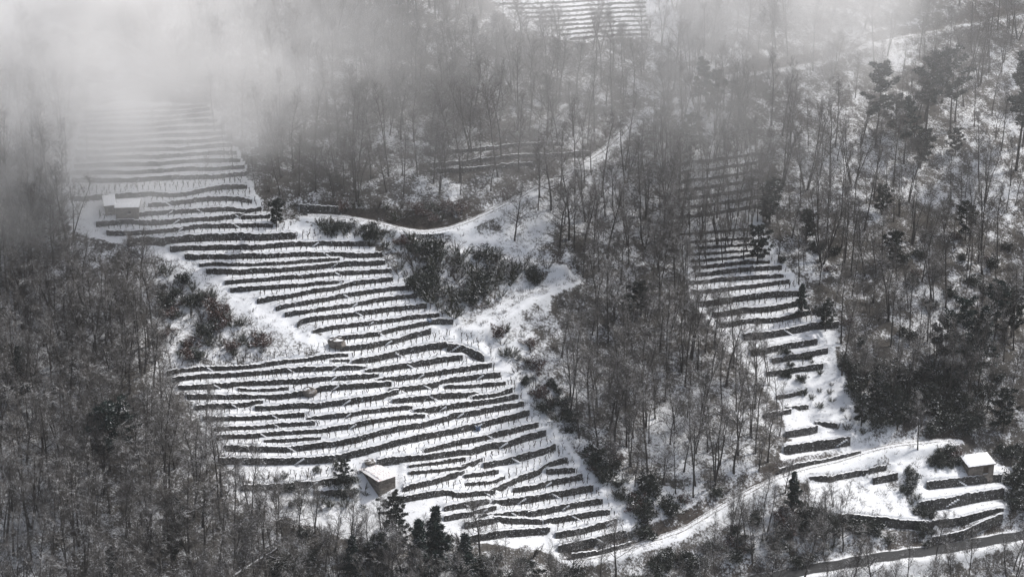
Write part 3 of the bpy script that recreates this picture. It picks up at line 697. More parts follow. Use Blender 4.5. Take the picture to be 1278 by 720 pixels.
def reg(key, tc, m1, m2):
    T, C = tc; (v1, f1), (v2, f2) = T.data(), C.data()
    t_me = mesh('trunk', v1, f1, [m1], True); c_me = mesh('crown', v2, f2, [m2])
    j_me = mesh(key, np.concatenate([v1, v2]), np.concatenate([f1, f2+len(v1)]), [m1, m2], False, np.concatenate([np.zeros(len(f1)), np.ones(len(f2))]))
    PROTO[key] = (t_me, c_me, j_me, float(max(v1[:, 2].max(), v2[:, 2].max())))
for i in range(4): reg(f'slender{i}', bare_tree(10+i, 12.0+i*0.6, 1, 0.14, 0.42, 16, 6, 8, 0.8, 0.24), M['bark'], M['twig'])
for i in range(3): reg(f'forked{i}', bare_tree(20+i, 11.0+i*0.5, 2+i, 0.17, 0.36, 18, 6, 8, 0.8, 0.27, 0.22), M['bark'], M['twig'])
for i in range(4): reg(f'spreading{i}', bare_tree(30+i, 9.0+i*0.5, 1, 0.18, 0.28, 17, 8, 12, 1.05, 0.42, 0.2), M['bark'], M['twig'])
for i in range(3): reg(f'young{i}', bare_tree(40+i, 6.0+i*0.6, 1+i % 2, 0.07, 0.25, 12, 5, 8, 0.7, 0.26, 0.2, 0.8), M['bark'], M['twig'])
for i in range(3): reg(f'pine{i}', pine(50+i, 11.0+i*0.7, 0.45, 0.17), M['bark'], M['needle'])
for i in range(3): reg(f'fir{i}', pine(60+i, 8.0+i, 0.16, 0.24, 1.3, True), M['bark'], M['needle'])
for i in range(3): reg(f'oak{i}', pine(70+i, 6.0+i*0.6, 0.22, 0.30, 1.3), M['bark'], M['leaf'])
for i in range(3): reg(f'dark{i}', bush(80+i, 1.4, 2.0, 'leaf'), M['bark'], M['leaf'])
for i in range(3): reg(f'red{i}', bush(90+i, 1.1, 2.0, 'red'), M['bark'], M['twig_red'])
for i in range(3): reg(f'bare{i}', bush(100+i, 1.2, 1.8, 'twig'), M['bark'], M['twig'])
for i in range(3): reg(f'broom{i}', bush(110+i, 1.2, 1.5, 'broom'), M['broom'], M['broom'])
# ------------------------------------------------------------------ where things grow
TREES = []; SHRUBS = []                                       # (proto, x, y, scale, rot, region)
occ = {}
def free(x, y, r):
    ci, cj = int(x//2), int(y//2); k = int(r//2)+1
    for i in range(ci-k, ci+k+1):
        for j in range(cj-k, cj+k+1):
            for (a, b) in occ.get((i, j), ()):
                if (a-x)**2+(b-y)**2 < r*r: return False
    occ.setdefault((ci, cj), []).append((x, y)); return True
trk_pts = np.concatenate([TRKW[k][1] for k in TRKW] + [dense(p) for p, _ in STRIP[:3]])
keep = [FIELDW[k] for k in ('main', 'right', 'corner', 'top', 'meadow', 'roadside')]
def blocked(x, y, margin=1.3):
    if any(inside(p, np.array([x]), np.array([y]))[0] for p in keep): return True
    return bool((np.hypot(trk_pts[:, 0]-x, trk_pts[:, 1]-y) < margin+0.4).any())
def scatter(store, poly, n, mix, rmin, region, seed, srange=(0.75, 1.15), allow=False, bare=None):
    P = poly_w(poly); g = np.random.default_rng(seed); lo = P.min(0); hi = P.max(0); made = 0; tries = 0
    names = list(mix); wts = np.array([mix[k] for k in names], float); wts /= wts.sum()
    while made < n and tries < n*25:
        tries += 1; x, y = lo+(hi-lo)*g.random(2)
        if not inside(P, np.array([x]), np.array([y]))[0]: continue
        if bare and fbm(np.array([x]), np.array([y]), bare, 2, 0.09)[0] < -0.10 and g.random() < 0.75: continue
        if not allow and blocked(x, y): continue
        if not free(x, y, rmin): continue
        k = names[g.choice(len(names), p=wts)]; v = [q for q in PROTO if q.rstrip('0123456789') == k]
        store.append([v[g.integers(len(v))], x, y, srange[0]+(srange[1]-srange[0])*g.random(), g.random()*6.28, region]); made += 1
def at_px(store, key, px, py, region, hpx=None, s=None, rot=None):
    g = ground(px, py)[0]; d = np.linalg.norm(g-np.array([0, 0, CAMZ])); sc_ = 639/HF/d
    hh = PROTO[key][3]; ss = hpx/sc_/0.92/hh if hpx else s
    occ.setdefault((int(g[0]//2), int(g[1]//2)), []).append((g[0], g[1]))
    store.append([key, g[0], g[1], ss, random.random()*6.28 if rot is None else rot, region])
LW, UW, MW, RW, BW, CW = 'wood at left', 'wood above the vineyard', 'wood right of the vineyard', 'wood at far right', 'wood at the bottom edge', 'scrub above the road'
# evergreens, one by one: (proto, base px, height px)
for k, x, y, h, r in [('pine0', 1154, 176, 106, RW), ('pine1', 1186, 166, 104, RW), ('pine2', 1268, 212, 145, RW), ('pine0', 1276, 182, 110, RW), ('pine2', 1092, 186, 104, RW), ('pine1', 1128, 205, 80, RW), ('oak0', 1148, 210, 50, RW), ('oak1', 1192, 194, 34, RW),
                      ('oak2', 1118, 170, 55, RW), ('pine1', 872, 150, 75, UW), ('oak0', 884, 145, 60, UW), ('oak1', 862, 190, 48, UW), ('oak2', 850, 205, 50, MW), ('pine2', 1200, 478, 105, RW), ('oak1', 1178, 455, 62, RW), ('fir2', 1216, 470, 90, RW), ('oak2', 1100, 268, 38, RW), ('oak0', 1112, 330, 45, RW), ('pine1', 1240, 430, 80, RW),
                      ('oak1', 1262, 420, 62, RW), ('oak0', 780, 410, 46, MW), ('oak2', 800, 395, 48, MW), ('oak0', 1006, 300, 42, RW), ('fir1', 30, 505, 72, LW), ('oak1', 12, 480, 50, LW), ('pine0', 130, 615, 118, LW), ('pine1', 152, 600, 105, LW), ('oak0', 155, 535, 48, LW), ('fir0', 545, 722, 92, BW), ('fir2', 520, 735, 90, BW), ('fir1', 580, 738, 78, BW),
                      ('oak2', 490, 668, 58, BW), ('oak1', 498, 690, 52, BW), ('oak0', 470, 720, 60, BW), ('fir1', 440, 728, 62, BW), ('fir0', 990, 640, 52, CW), ('oak2', 1075, 532, 42, RW), ('oak0', 1120, 535, 50, RW), ('oak1', 1160, 520, 44, RW), ('oak2', 1095, 505, 40, RW), ('oak1', 1252, 538, 55, RW), ('oak0', 345, 282, 34, UW), ('oak2', 220, 668, 50, LW), ('oak1', 215, 700, 46, LW), ('fir0', 140, 720, 44, LW), ('oak0', 610, 735, 44, BW), ('oak1', 430, 606, 34, BW),
                      ('oak1', 660, 745, 50, BW), ('oak2', 1205, 300, 48, RW), ('oak0', 960, 280, 55, RW), ('oak1', 945, 330, 50, RW), ('fir2', 1000, 395, 44, RW), ('oak2', 1030, 410, 40, RW)]:
    at_px(TREES, k, x, y, r, h)
for k, x, y, h, r in [('spreading0', 824, 438, 78, MW), ('spreading1', 888, 470, 80, MW), ('slender1', 868, 605, 130, MW), ('slender0', 1145, 565, 80, RW), ('forked0', 700, 445, 82, MW), ('spreading2', 642, 300, 75, MW), ('slender2', 858, 520, 80, MW), ('forked1', 1040, 632, 48, CW), ('young0', 1055, 638, 40, CW),
                      ('spreading3', 345, 635, 58, BW), ('young1', 300, 625, 50, BW), ('young2', 322, 628, 42, BW), ('spreading1', 375, 640, 44, BW), ('slender3', 1160, 735, 105, BW), ('slender1', 1205, 745, 100, BW), ('forked2', 1260, 738, 95, BW), ('slender0', 1130, 742, 80, BW), ('young1', 1180, 672, 42, BW), ('forked0', 680, 722, 52, BW), ('young0', 700, 728, 55, BW), ('slender2', 490, 705, 62, BW),
                      ('forked1', 960, 480, 70, MW), ('slender3', 970, 520, 75, MW), ('young2', 1095, 600, 34, CW)]:
    at_px(TREES, k, x, y, r, h)
DEC = {'slender': 5, 'forked': 3, 'spreading': 3, 'young': 2}
scatter(TREES, [(-70, 250), (60, 245), (100, 300), (165, 312), (205, 345), (196, 400), (198, 465), (225, 505), (255, 565), (280, 620), (-80, 620)], 195, {'slender': 3, 'forked': 3, 'spreading': 7, 'young': 1}, 1.5, LW, 1, (0.65, 1.1))
scatter(TREES, [(-80, 610), (285, 615), (300, 655), (350, 690), (350, 860), (-90, 860)], 115, {'slender': 9, 'forked': 4, 'spreading': 1, 'young': 2}, 1.7, LW, 2, (0.7, 1.2))
scatter(TREES, [(300, 660), (440, 690), (700, 712), (900, 712), (1000, 735), (1300, 705), (1320, 860), (300, 860)], 95, {'slender': 2, 'forked': 3, 'spreading': 5, 'young': 3}, 1.7, BW, 3, (0.55, 0.85))
scatter(TREES, [(292, 215), (330, 252), (440, 252), (575, 258), (690, 205), (750, 175), (800, 115), (830, 62), (700, 56), (630, 42), (600, 0), (590, -60), (150, -70), (130, 90), (255, 120)], 380, {'slender': 4, 'forked': 3, 'spreading': 7, 'young': 2}, 1.4, UW, 5, (0.55, 0.95))
scatter(TREES, [(610, -60), (900, -70), (1000, -60), (960, 120), (930, 180), (850, 190), (820, 130), (850, 60), (830, -10)], 95, DEC, 1.8, UW, 6, (0.62, 0.95))
scatter(TREES, [(630, 275), (700, 232), (780, 172), (830, 135), (850, 200), (845, 320), (868, 395), (935, 470), (970, 520), (980, 570), (960, 585), (880, 628), (800, 640), (715, 540), (700, 470), (730, 420), (725, 350), (705, 320)], 170, {'slender': 6, 'forked': 3, 'spreading': 4, 'young': 2}, 1.7, MW, 7, (0.5, 1.05))
scatter(TREES, [(838, 195), (955, 180), (962, 320), (900, 335), (845, 345)], 50, {'slender': 3, 'forked': 3, 'spreading': 4}, 1.3, MW, 8, (0.5, 0.85), allow=True)
scatter(TREES, [(955, 190), (1000, -70), (1340, -70), (1350, 560), (1250, 560), (1110, 540), (1062, 510), (1035, 440), (960, 310)], 300, {'slender': 8, 'forked': 2, 'spreading': 1, 'young': 4}, 1.8, RW, 9, (0.45, 1.05), bare=6)
scatter(TREES, [(870, 680), (930, 645), (985, 612), (1010, 640), (1060, 680), (960, 712)], 22, {'spreading': 3, 'forked': 2, 'young': 2}, 1.7, CW, 10, (0.45, 0.7))
scatter(TREES, [(-80, 90), (100, 120), (95, 235), (-80, 240)], 40, DEC, 2.0, LW, 11, (0.7, 0.95))
scatter(TREES, [(95, 150), (280, 145), (305, 225), (95, 235)], 16, {'young': 5, 'slender': 2}, 2.0, UW, 12, (0.45, 0.7), allow=True)
scatter(TREES, [(300, 640), (440, 672), (560, 690), (560, 760), (300, 760)], 26, {'spreading': 4, 'young': 3, 'forked': 2}, 1.3, BW, 13, (0.45, 0.75))
# shrubs
S1, S2, S3, S4, S5 = 'dark thicket above the path', 'snowy clearing beside the vineyard', 'bank below the path', 'scrub above the road', 'undergrowth at far right'
scatter(SHRUBS, [(490, 318), (520, 305), (600, 325), (690, 338), (640, 360), (600, 380), (565, 398), (535, 378), (500, 348)], 95, {'dark': 2, 'bare': 6, 'broom': 6}, 0.8, S1, 21, (0.6, 1.6), allow=True)
scatter(SHRUBS, [(205, 335), (280, 375), (330, 405), (330, 440), (210, 452)], 70, {'red': 3, 'dark': 2, 'bare': 6, 'broom': 6}, 0.7, S2, 22, (0.4, 1.2))
scatter(SHRUBS, [(385, 262), (470, 285), (560, 300), (640, 312), (560, 318), (480, 312), (400, 288)], 40, {'broom': 6, 'dark': 2, 'red': 1}, 0.8, S1, 23, (0.5, 1.0))
scatter(SHRUBS, [(610, 410), (660, 420), (720, 520), (800, 600), (860, 620), (810, 655), (760, 610), (690, 540), (640, 470)], 48, {'dark': 4, 'red': 3, 'bare': 4, 'broom': 2}, 0.8, S3, 24, (0.5, 1.1))
for x, y, s in [(742, 575, 1.5), (800, 608, 1.35), (815, 648, 1.5), (805, 665, 1.2), (830, 640, 1.2), (750, 585, 1.2)]: at_px(SHRUBS, 'dark%d' % (x % 3), x, y, S3, s=s)
scatter(SHRUBS, [(870, 690), (930, 650), (1010, 640), (1060, 655), (1150, 670), (1060, 690), (960, 712)], 48, {'dark': 5, 'bare': 3, 'broom': 2, 'red': 1}, 0.8, S4, 25, (0.6, 1.2))
scatter(SHRUBS, [(1135, 588), (1155, 640), (1170, 680), (1155, 672), (1125, 610)], 14, {'dark': 4, 'broom': 3}, 0.6, S4, 26, (0.5, 0.8), allow=True)
scatter(SHRUBS, [(1050, 440), (1090, 460), (1200, 470), (1270, 520), (1180, 545), (1110, 540), (1070, 510)], 40, {'dark': 7, 'bare': 2, 'broom': 1}, 0.9, S5, 27, (0.8, 1.5))
scatter(SHRUBS, [(960, 310), (1040, 300), (1270, 300), (1270, 480), (1060, 500), (1030, 430)], 60, {'dark': 4, 'bare': 5, 'red': 1}, 0.9, S5, 28, (0.5, 1.1))
scatter(SHRUBS, [(425, 254), (500, 258), (590, 262), (570, 278), (520, 284), (470, 272), (430, 268)], 26, {'red': 3, 'bare': 5, 'broom': 2}, 0.7, 'bank above the upper track', 40, (0.5, 1.0))
scatter(SHRUBS, [(860, 630), (940, 590), (1000, 575), (1000, 590), (940, 612), (870, 648)], 24, {'bare': 5, 'dark': 2, 'broom': 3}, 0.6, 'bank above the lower track', 41, (0.35, 0.8))
scatter(SHRUBS, [(960, 440), (1030, 440), (1060, 530), (1100, 552), (1060, 555), (1000, 500)], 22, {'broom': 5, 'dark': 3, 'bare': 2}, 0.9, 'bank beside the right strip', 42, (0.35, 0.8), allow=True)
scatter(SHRUBS, [(1248, 560), (1300, 555), (1300, 650), (1255, 640)], 22, {'dark': 5, 'bare': 4, 'broom': 1}, 0.8, 'scrub beside the right-hand hut', 43, (0.7, 1.3))
scatter(TREES, [(1255, 560), (1310, 550), (1310, 650), (1262, 650)], 9, {'slender': 2, 'forked': 2, 'spreading': 2}, 1.6, RW, 44, (0.5, 0.75))
scatter(SHRUBS, [(1160, 575), (1195, 560), (1198, 590), (1170, 592)], 8, {'dark': 5, 'red': 2}, 0.7, S4, 29, (0.6, 1.0))
scatter(SHRUBS, [(330, 600), (420, 580), (446, 578), (455, 610), (470, 640), (420, 640), (340, 625)], 34, {'dark': 2, 'broom': 4, 'bare': 4}, 0.7, 'bank beside the tiled hut', 30, (0.4, 0.9), allow=True)
scatter(SHRUBS, [(440, 655), (560, 668), (700, 700), (880, 690), (880, 760), (330, 780), (300, 650)], 95, {'dark': 5, 'bare': 6, 'broom': 3}, 0.7, BW, 31, (0.6, 1.3))
for s_ in SHRUBS:
    pass
# ------------------------------------------------------------------ individuals
LOOK = {'slender': 'slender bare tree', 'forked': 'many-stemmed bare tree', 'spreading': 'wide-crowned bare tree', 'young': 'thin young bare tree', 'pine': 'tall dark pine', 'fir': 'dark conical conifer', 'oak': 'dark evergreen tree',
        'dark': 'dark evergreen bush', 'red': 'reddish brown bush', 'bare': 'bare twiggy bush', 'broom': 'wispy snow-dusted bush'}
NAME = {'slender': 'bare_tree', 'forked': 'bare_tree', 'spreading': 'bare_tree', 'young': 'bare_tree', 'pine': 'pine_tree', 'fir': 'conifer_tree', 'oak': 'evergreen_tree', 'dark': 'evergreen_shrub', 'red': 'brown_shrub', 'bare': 'bare_shrub', 'broom': 'broom_shrub'}
def finish(store, limit, cat, stuff_name, stuff_label):
    for s in store:
        z = float(zt(s[1], s[2])[0]); s.append(z); h = PROTO[s[0]][3]*s[3]
        u, v, dep = project(np.array([[s[1], s[2], z], [s[1], s[2], z+h]])); s += [u[0], v[0], v[1], (v[0]-v[1])]
        vis = -15 < u[0] < 1293 and v[1] < 712 and v[0] > 12
        fog = u[0] < 300 and v[0] < 190
        s.append((v[0]-v[1] if vis else -1)*(0.3 if fog else 1)*(1.6 if NAME[s[0].rstrip('0123456789')] not in ('bare_tree',) else 1))
    drop = np.random.default_rng(5)
    def hides(s):
        if cat != 'tree' or s[0][:3] in ('pin', 'fir', 'oak'): return False
        for k, p_ in (('upper', 0.6), ('middle', 0.7), ('lower', 0.25)):
            tu, tv, _ = project(np.column_stack([TRKW[k][1], TRKW[k][2]])); q = (abs(tu-s[7]) < 16) & (tv < s[8]-6) & (tv > s[9]+4)
            if q.any() and drop.random() < p_: return True
        return False
    store[:] = [s for s in store if not hides(s) and not (cat == 'tree' and s[0][:3] not in ('pin', 'fir', 'oak') and 1075 < s[7] < 1215 and 165 < s[8] < 260 and s[9] < 165 and drop.random() < 0.75)]
    store[:] = [s for s in store if not (s[8] > 262 and s[9] < 272 and 88 < s[7] < 200 and s[5] == LW)]
    store.sort(key=lambda s: -s[-1])
    ind = [s for s in store[:limit] if s[-1] > 0]; rest = store[len(ind):]
    # labels: look + where it grows, then its place among its like from the left
    grp = {}
    for s in ind: grp.setdefault((s[0].rstrip('0123456789'), s[5]), []).append(s)
    for (k, reg_), L in grp.items():
        L.sort(key=lambda s: s[7])
        for n_, s in enumerate(L):
            where = {'wood': 'in the ', 'scru': 'in the ', 'dark': 'in the ', 'snow': 'in the ', 'bank': 'on the ', 'unde': 'in the '}[reg_[:4]]+reg_
            lab = f'{LOOK[k]} {where}' + (', the only one' if len(L) == 1 else ', leftmost of its kind' if n_ == 0 else ', rightmost of its kind' if n_ == len(L)-1 else f', {ORD(n_+1)} of its kind from left')
            o = empty(NAME[k], (s[1], s[2], s[6]-0.05), s[4], s[3])
            t_me, c_me, _, _ = PROTO[s[0]]
            obj('trunk' if cat == 'tree' else 'stems', t_me, o); obj('crown' if cat == 'tree' else 'foliage', c_me, o)
            tag(o, lab, cat, f'{cat}s {where}')
            if cat == 'tree': o.rotation_euler = (random.gauss(0, 0.035), random.gauss(0, 0.035), s[4])
    return rest
def instancer(name, keys, items, label, kind='stuff'):
    """one object that scatters the meshes in keys over many points"""
    lib = bpy.data.collections.new(name+'_library')
    for i, k in enumerate(keys):
        lib.objects.link(bpy.data.objects.new(f'{i:02d}_{name}', k))
    me = bpy.data.meshes.new(name); me.vertices.add(len(items)); A_ = np.array([i[:3] for i in items], np.float32); me.vertices.foreach_set('co', A_.ravel())
    for nm, ty, col in (('idx', 'INT', 3), ('scl', 'FLOAT', 4), ('rot', 'FLOAT', 5)):
        at = me.attributes.new(nm, ty, 'POINT'); at.data.foreach_set('value', np.array([i[col] for i in items], np.int32 if ty == 'INT' else np.float32))
    o = obj(name, me); tag(o, label, None, None, kind)
    ng = bpy.data.node_groups.new(name, 'GeometryNodeTree')
    ng.interface.new_socket('Geometry', in_out='INPUT', socket_type='NodeSocketGeometry'); ng.interface.new_socket('Geometry', in_out='OUTPUT', socket_type='NodeSocketGeometry')
    gi = ng.nodes.new('NodeGroupInput'); go = ng.nodes.new('NodeGroupOutput'); ip_ = ng.nodes.new('GeometryNodeInstanceOnPoints'); m2p = ng.nodes.new('GeometryNodeMeshToPoints')
    ci = ng.nodes.new('GeometryNodeCollectionInfo'); ci.inputs['Collection'].default_value = lib; ci.inputs['Separate Children'].default_value = True; ci.inputs['Reset Children'].default_value = True
    def na(nm, ty):
        n = ng.nodes.new('GeometryNodeInputNamedAttribute'); n.data_type = ty; n.inputs['Name'].default_value = nm; return n.outputs[0]
    cx = ng.nodes.new('ShaderNodeCombineXYZ'); L = ng.links.new
    L(na('rot', 'FLOAT'), cx.inputs['Z']); L(gi.outputs[0], m2p.inputs[0]); L(m2p.outputs[0], ip_.inputs['Points']); L(ci.outputs[0], ip_.inputs['Instance'])
    ip_.inputs['Pick Instance'].default_value = True; L(na('idx', 'INT'), ip_.inputs['Instance Index'])
    L(cx.outputs[0], ip_.inputs['Rotation']); L(na('scl', 'FLOAT'), ip_.inputs['Scale']); L(ip_.outputs[0], go.inputs[0])
    md = o.modifiers.new('scatter', 'NODES'); md.node_group = ng
    return o
rest = finish(TREES, 300, 'tree', '', '')
keys = sorted({s[0] for s in rest})
instancer('bare_woodland', [PROTO[k][2] for k in keys], [(s[1], s[2], s[6]-0.05, keys.index(s[0]), s[3], s[4]) for s in rest], 'mass of further bare trees filling the snowy woods')
rest = finish(SHRUBS, 300, 'shrub', '', '')
if rest:
    keys = sorted({s[0] for s in rest}); instancer('shrub_mass', [PROTO[k][2] for k in keys], [(s[1], s[2], s[6]-0.05, keys.index(s[0]), s[3], s[4]) for s in rest], 'further small shrubs on the snowy slope')
# undergrowth: tufts, brash and brambles poking through the snow, nobody could count them
def tuft(seed, n, h):
    g = np.random.default_rng(seed); C = MB()
    for _ in range(n):
        az = g.random()*6.28; r = 0.35*g.random(); p = np.array([r*math.cos(az), r*math.sin(az), -0.05]); e = np.array([math.cos(az)*0.6, math.sin(az)*0.6, 0.5+g.random()])+g.normal(size=3)*0.3; e /= np.linalg.norm(e)
        w = frame(e)[int(g.integers(2))]*0.022; C.tri(p-w, p+w, p+e*h*(0.5+0.8*g.random()))
    v, f = C.data(); return mesh('tuft', v, f, [M['twig'] if seed % 2 else M['vine']])
road_pts = np.concatenate([TRKW[k][1] for k in ('lower', 'upper', 'road')])
tufts = [tuft(200+i, 16, 0.45) for i in range(6)]
items = []; g = np.random.default_rng(77)
cx_ = g.uniform(-90, 100, 110000); cy_ = g.uniform(215, 400, 110000); zz = zt(cx_, cy_); u, v, dep = project(np.stack([cx_, cy_, zz], 1))
ok = (u > -30) & (u < 1310) & (v > -20) & (v < 760)
den = 0.55+0.9*fbm(cx_, cy_, 41, 3, 0.15)
inany = np.zeros(len(cx_), bool)
for k in ('main', 'right', 'corner', 'top'): inany |= inside(FIELDW[k], cx_, cy_)
for x, y, z, o_, d, ia in zip(cx_, cy_, zz, ok, den, inany):
    if not o_ or g.random() > d*0.5: continue
    if ia and g.random() > 0.55: continue
    if ((road_pts[:, 0]-x)**2+(road_pts[:, 1]-y)**2).min() < 1.0 and g.random() < 0.8: continue
    items.append((x, y, z, int(g.integers(6)), (0.5+0.9*g.random())*(0.45 if ia else 1), g.random()*6.28))
for w_ in WL:
    n_ = int(w_['len']*2.6)
    xs = g.uniform(w_['x'][0], w_['x'][-1], n_); ys = np.interp(xs, w_['x'], w_['y'])
    for x, y in zip(xs, ys):
        y2 = y - 0.45 if g.random() < 0.5 else y + 0.25
        items.append((x, y2, float(zt(x, y2)[0]), int(g.integers(6)), 0.25+0.45*g.random(), g.random()*6.28))
instancer('undergrowth', tufts, items, 'dry grass tufts and brash poking through the snow')
# ------------------------------------------------------------------ vines: bare stumps in rows on the terraces
def vine(seed):
    g = np.random.default_rng(seed); C = MB(); h = 0.45+0.15*g.random()
    C.tube(wander((0, 0, -0.1), (0.1*g.normal(), 0.1*g.normal(), 1), h+0.1, 2, 0.15, 0, g), [0.05, 0.042, 0.05], 4)
    for s in range(3):
        d = g.normal(size=3)*0.8; d[2] = 0.5+0.5*abs(d[2]); C.tube(wander((0, 0, h*0.9), d, 0.25+0.2*g.random(), 1, 0.1, 0, g), [0.028, 0.010], 3)
    v, f = C.data(); return mesh('vine', v, f, [M['vine']])
VM = [vine(300+i) for i in range(6)]
vit = []
for w_ in WL:
    if w_['field'] not in ('main', 'right') or (w_['field'] == 'main' and w_['py'] < 222): continue
    if w_['field'] == 'right' and w_['py'] > 420: continue
    for off in (0.4, 0.95, 1.5):
        xs = np.arange(w_['x'][0]+0.3, w_['x'][-1]-0.3, 0.8); xs = xs+g.uniform(-0.18, 0.18, len(xs)); ys = np.interp(xs, w_['x'], w_['y'])+off+g.uniform(-0.12, 0.12, len(xs))
        for x, y in zip(xs, ys):
            if g.random() < 0.10: continue
            if any(q is not w_ and q['x'][0] < x < q['x'][-1] and -0.5 < np.interp(x, q['x'], q['y'])-y < 0.35+0*off and np.interp(x, q['x'], q['y']) > y-0.5 for q in WL if abs(q['py']-w_['py']) < 40): continue
            vit.append((x, y, float(zt(x, y)[0])-0.02, int(g.integers(6)), 0.7+0.5*g.random(), g.random()*6.28))
vit.sort(key=lambda q: q[1])
for x, y, z, i, s, r in vit[:300]:
    o = obj('vine', VM[i], None, (x, y, z)); o.rotation_euler = (0, 0, r); o.scale = (s, s, s)
    tag(o, 'short bare vine stump standing in snow on the lowest vineyard terraces', 'vine', 'vine stumps on the lowest terraces')
instancer('vineyard_vines', VM, vit[300:], 'rows of bare vine stumps on the snowy terraces')
print('TREES', len(TREES), 'SHRUBS', len(SHRUBS), 'vines', len(vit), 'tufts', len(items))
# ------------------------------------------------------------------ logs, boulders, the blue tub
def log(px0, py0, px1, py1, r, label):
    a, b = ground([px0, px1], [py0, py1]); T = MB(); g = np.random.default_rng(int(px0))
    za, zb = float(zt(a[0], a[1])[0])+0.35, float(zt(b[0], b[1])[0])+0.55
    p0 = np.array([0, 0, 0.]); p1 = np.array([b[0]-a[0], b[1]-a[1], zb-za]); pts = [p0+(p1-p0)*t+g.normal(size=3)*0.04 for t in np.linspace(0, 1, 7)]
    T.tube(pts, r*np.linspace(1, 0.65, 7), 7); v, f = T.data(); tr_ = empty('fallen_log', (a[0], a[1], za)); obj('trunk', mesh('trunk', v, f, [M['bark']], True), tr_)
    B = MB()
    for q in range(5):
        p, d = along(np.array(pts), 0.3+0.14*q); B.tube(wander(p, g.normal(size=3)+np.array([0, 0, 0.6]), 0.5+0.5*g.random(), 2, 0.1, 0, g), [r*0.3, r*0.2, 0.01], 4)
    v, f = B.data(); obj('branch_stub', mesh('branch_stub', v, f, [M['bark']]), tr_); tag(tr_, label, 'log')
log(292, 722, 346, 690, 0.32, 'thick dark fallen trunk lying in the wood near the bottom left')
log(1166, 476, 1148, 450, 0.20, 'thin dark fallen trunk leaning downhill in the right wood')
def boulder(px, py, r, label):
    g0 = ground(px, py)[0]; g = np.random.default_rng(int(px)); V = []; F = []; n_, m_ = 12, 7
    for j in range(m_+1):
        for i in range(n_):
            a, e = 2*math.pi*i/n_, -math.pi/2+math.pi*j/m_; k = r*(0.75+0.4*g.random()); V.append((k*1.3*math.cos(a)*math.cos(e), k*math.sin(a)*math.cos(e), k*0.8*math.sin(e)))
    for j in range(m_):
        for i in range(n_): F.append([j*n_+i, j*n_+(i+1) % n_, (j+1)*n_+(i+1) % n_, (j+1)*n_+i])
    tag(obj('boulder', mesh('boulder', V, F, [M['hutstone']]), None, (g0[0], g0[1], float(zt(g0[0], g0[1])[0])+r*0.45)), label, 'boulder')
boulder(421, 432, 1.0, 'rounded grey boulder at the point of the snowy clearing in the vineyard')
boulder(386, 490, 0.9, 'grey boulder breaking a terrace wall on the left of the vineyard')
boulder(462, 578, 0.6, 'small snowy boulder just behind the red-tiled hut')
def tub(px, py, label):
    g0 = ground(px, py)[0]; V = []; F = []; n_ = 14; prof = [(0.0, 0.0), (0.26, 0.0), (0.29, 0.25), (0.32, 0.55), (0.34, 0.56), (0.34, 0.61), (0.29, 0.61), (0.27, 0.1), (0.0, 0.1)]
    for rr, z in prof:
        for i in range(n_): V.append((rr*math.cos(2*math.pi*i/n_), rr*math.sin(2*math.pi*i/n_), z))
    for j in range(len(prof)-1):
        for i in range(n_): F.append([j*n_+i, j*n_+(i+1) % n_, (j+1)*n_+(i+1) % n_, (j+1)*n_+i])
    tag(obj('plastic_tub', mesh('plastic_tub', V, F, [M['blue']]), None, (g0[0], g0[1], float(zt(g0[0], g0[1])[0])-0.03)), label, 'tub')
tub(597, 536, 'small blue plastic tub standing on a vineyard terrace')
tub(536, 402, 'small blue plastic tub by a terrace wall near the path fork')

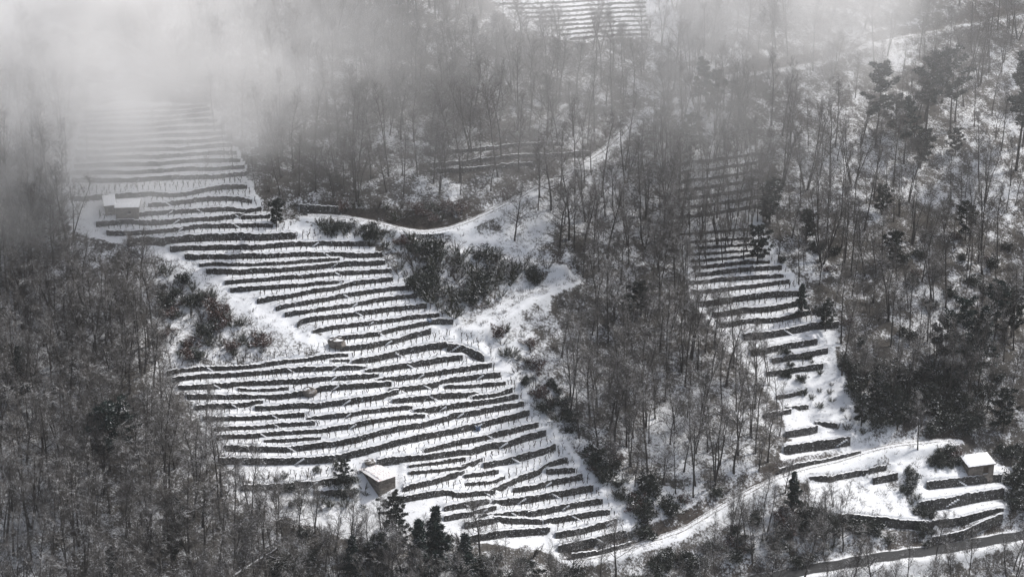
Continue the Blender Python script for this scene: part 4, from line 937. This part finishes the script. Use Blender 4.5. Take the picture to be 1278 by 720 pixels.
# ------------------------------------------------------------------ mist
def volume_mat(name):
    m = bpy.data.materials.new(name); m.use_nodes = True; t = m.node_tree; t.nodes.clear()
    out = t.nodes.new('ShaderNodeOutputMaterial'); v = t.nodes.new('ShaderNodeVolumePrincipled'); v.inputs['Color'].default_value = (1.0, 0.992, 0.985, 1)
    v.inputs['Density'].default_value = 0; v.inputs['Anisotropy'].default_value = 0.1
    t.links.new(v.outputs[0], out.inputs['Volume']); return m, t, v
V = []; F = []; box(V, F, -190, 200, -20, 580, float(ZT.min())-2, float(ZT.max())+25)
m, t, v = volume_mat('haze_air'); v.inputs['Density'].default_value = 0.00011
tag(obj('haze', mesh('haze', V, F, [m])), kind='stuff')
def fog_bank(px, py, fwd, rx, ry, rz, dens, seed, lo=0.35, hi=0.75, scale=0.05):
    """a drifting cloud bank clinging to the slope: an ellipsoid whose density thins outwards and is torn by noise"""
    g0 = ground(px, py)[0]; c = g0*(1-fwd/np.linalg.norm(g0-np.array([0, 0, CAMZ]))) + np.array([0, 0, CAMZ])*fwd/np.linalg.norm(g0-np.array([0, 0, CAMZ]))
    V = []; F = []; n_, m_ = 24, 12
    for j in range(m_+1):
        for i in range(n_):
            a, e = 2*math.pi*i/n_, -math.pi/2+math.pi*j/m_; V.append((math.cos(a)*math.cos(e), math.sin(a)*math.cos(e), math.sin(e)))
    for j in range(m_):
        for i in range(n_): F.append([j*n_+i, j*n_+(i+1) % n_, (j+1)*n_+(i+1) % n_, (j+1)*n_+i])
    m, t, v = volume_mat('fog')
    tc = t.nodes.new('ShaderNodeTexCoord'); ln = t.nodes.new('ShaderNodeVectorMath'); ln.operation = 'LENGTH'; t.links.new(tc.outputs['Object'], ln.inputs[0])
    fall = maprange(t, ln.outputs['Value'], 0.15, 1.0, 1, 0, True)
    mp = N(t, 'ShaderNodeMapping'); mp.inputs['Location'].default_value = (seed*13.0, seed*7.0, seed*3.0); t.links.new(world_pos(t), mp.inputs[0])
    nn = maprange(t, noise(t, mp.outputs[0], scale, 3, 0.6), lo, hi, 0.05, 1.0, True)
    t.links.new(math_(t, 'MULTIPLY', math_(t, 'MULTIPLY', fall, nn), dens), v.inputs['Density'])
    o = obj('fog_bank', mesh('fog_bank', V, F, [m], True), None, c); o.scale = (rx, ry, rz); tag(o, kind='stuff')
fog_bank(-10, 30, 18, 52, 34, 26, 0.15, 1, 0.34, 0.64, 0.06)
fog_bank(230, 60, 15, 38, 28, 20, 0.080, 2, 0.38, 0.64, 0.08)
fog_bank(10, 215, 12, 38, 22, 18, 0.060, 5, 0.36, 0.64, 0.09)
fog_bank(200, 155, 12, 32, 20, 14, 0.085, 6, 0.36, 0.64, 0.10)
fog_bank(985, 5, 15, 32, 24, 16, 0.085, 3, 0.36, 0.64, 0.08)
fog_bank(640, 60, 14, 115, 44, 30, 0.027, 4, 0.25, 0.7, 0.05)
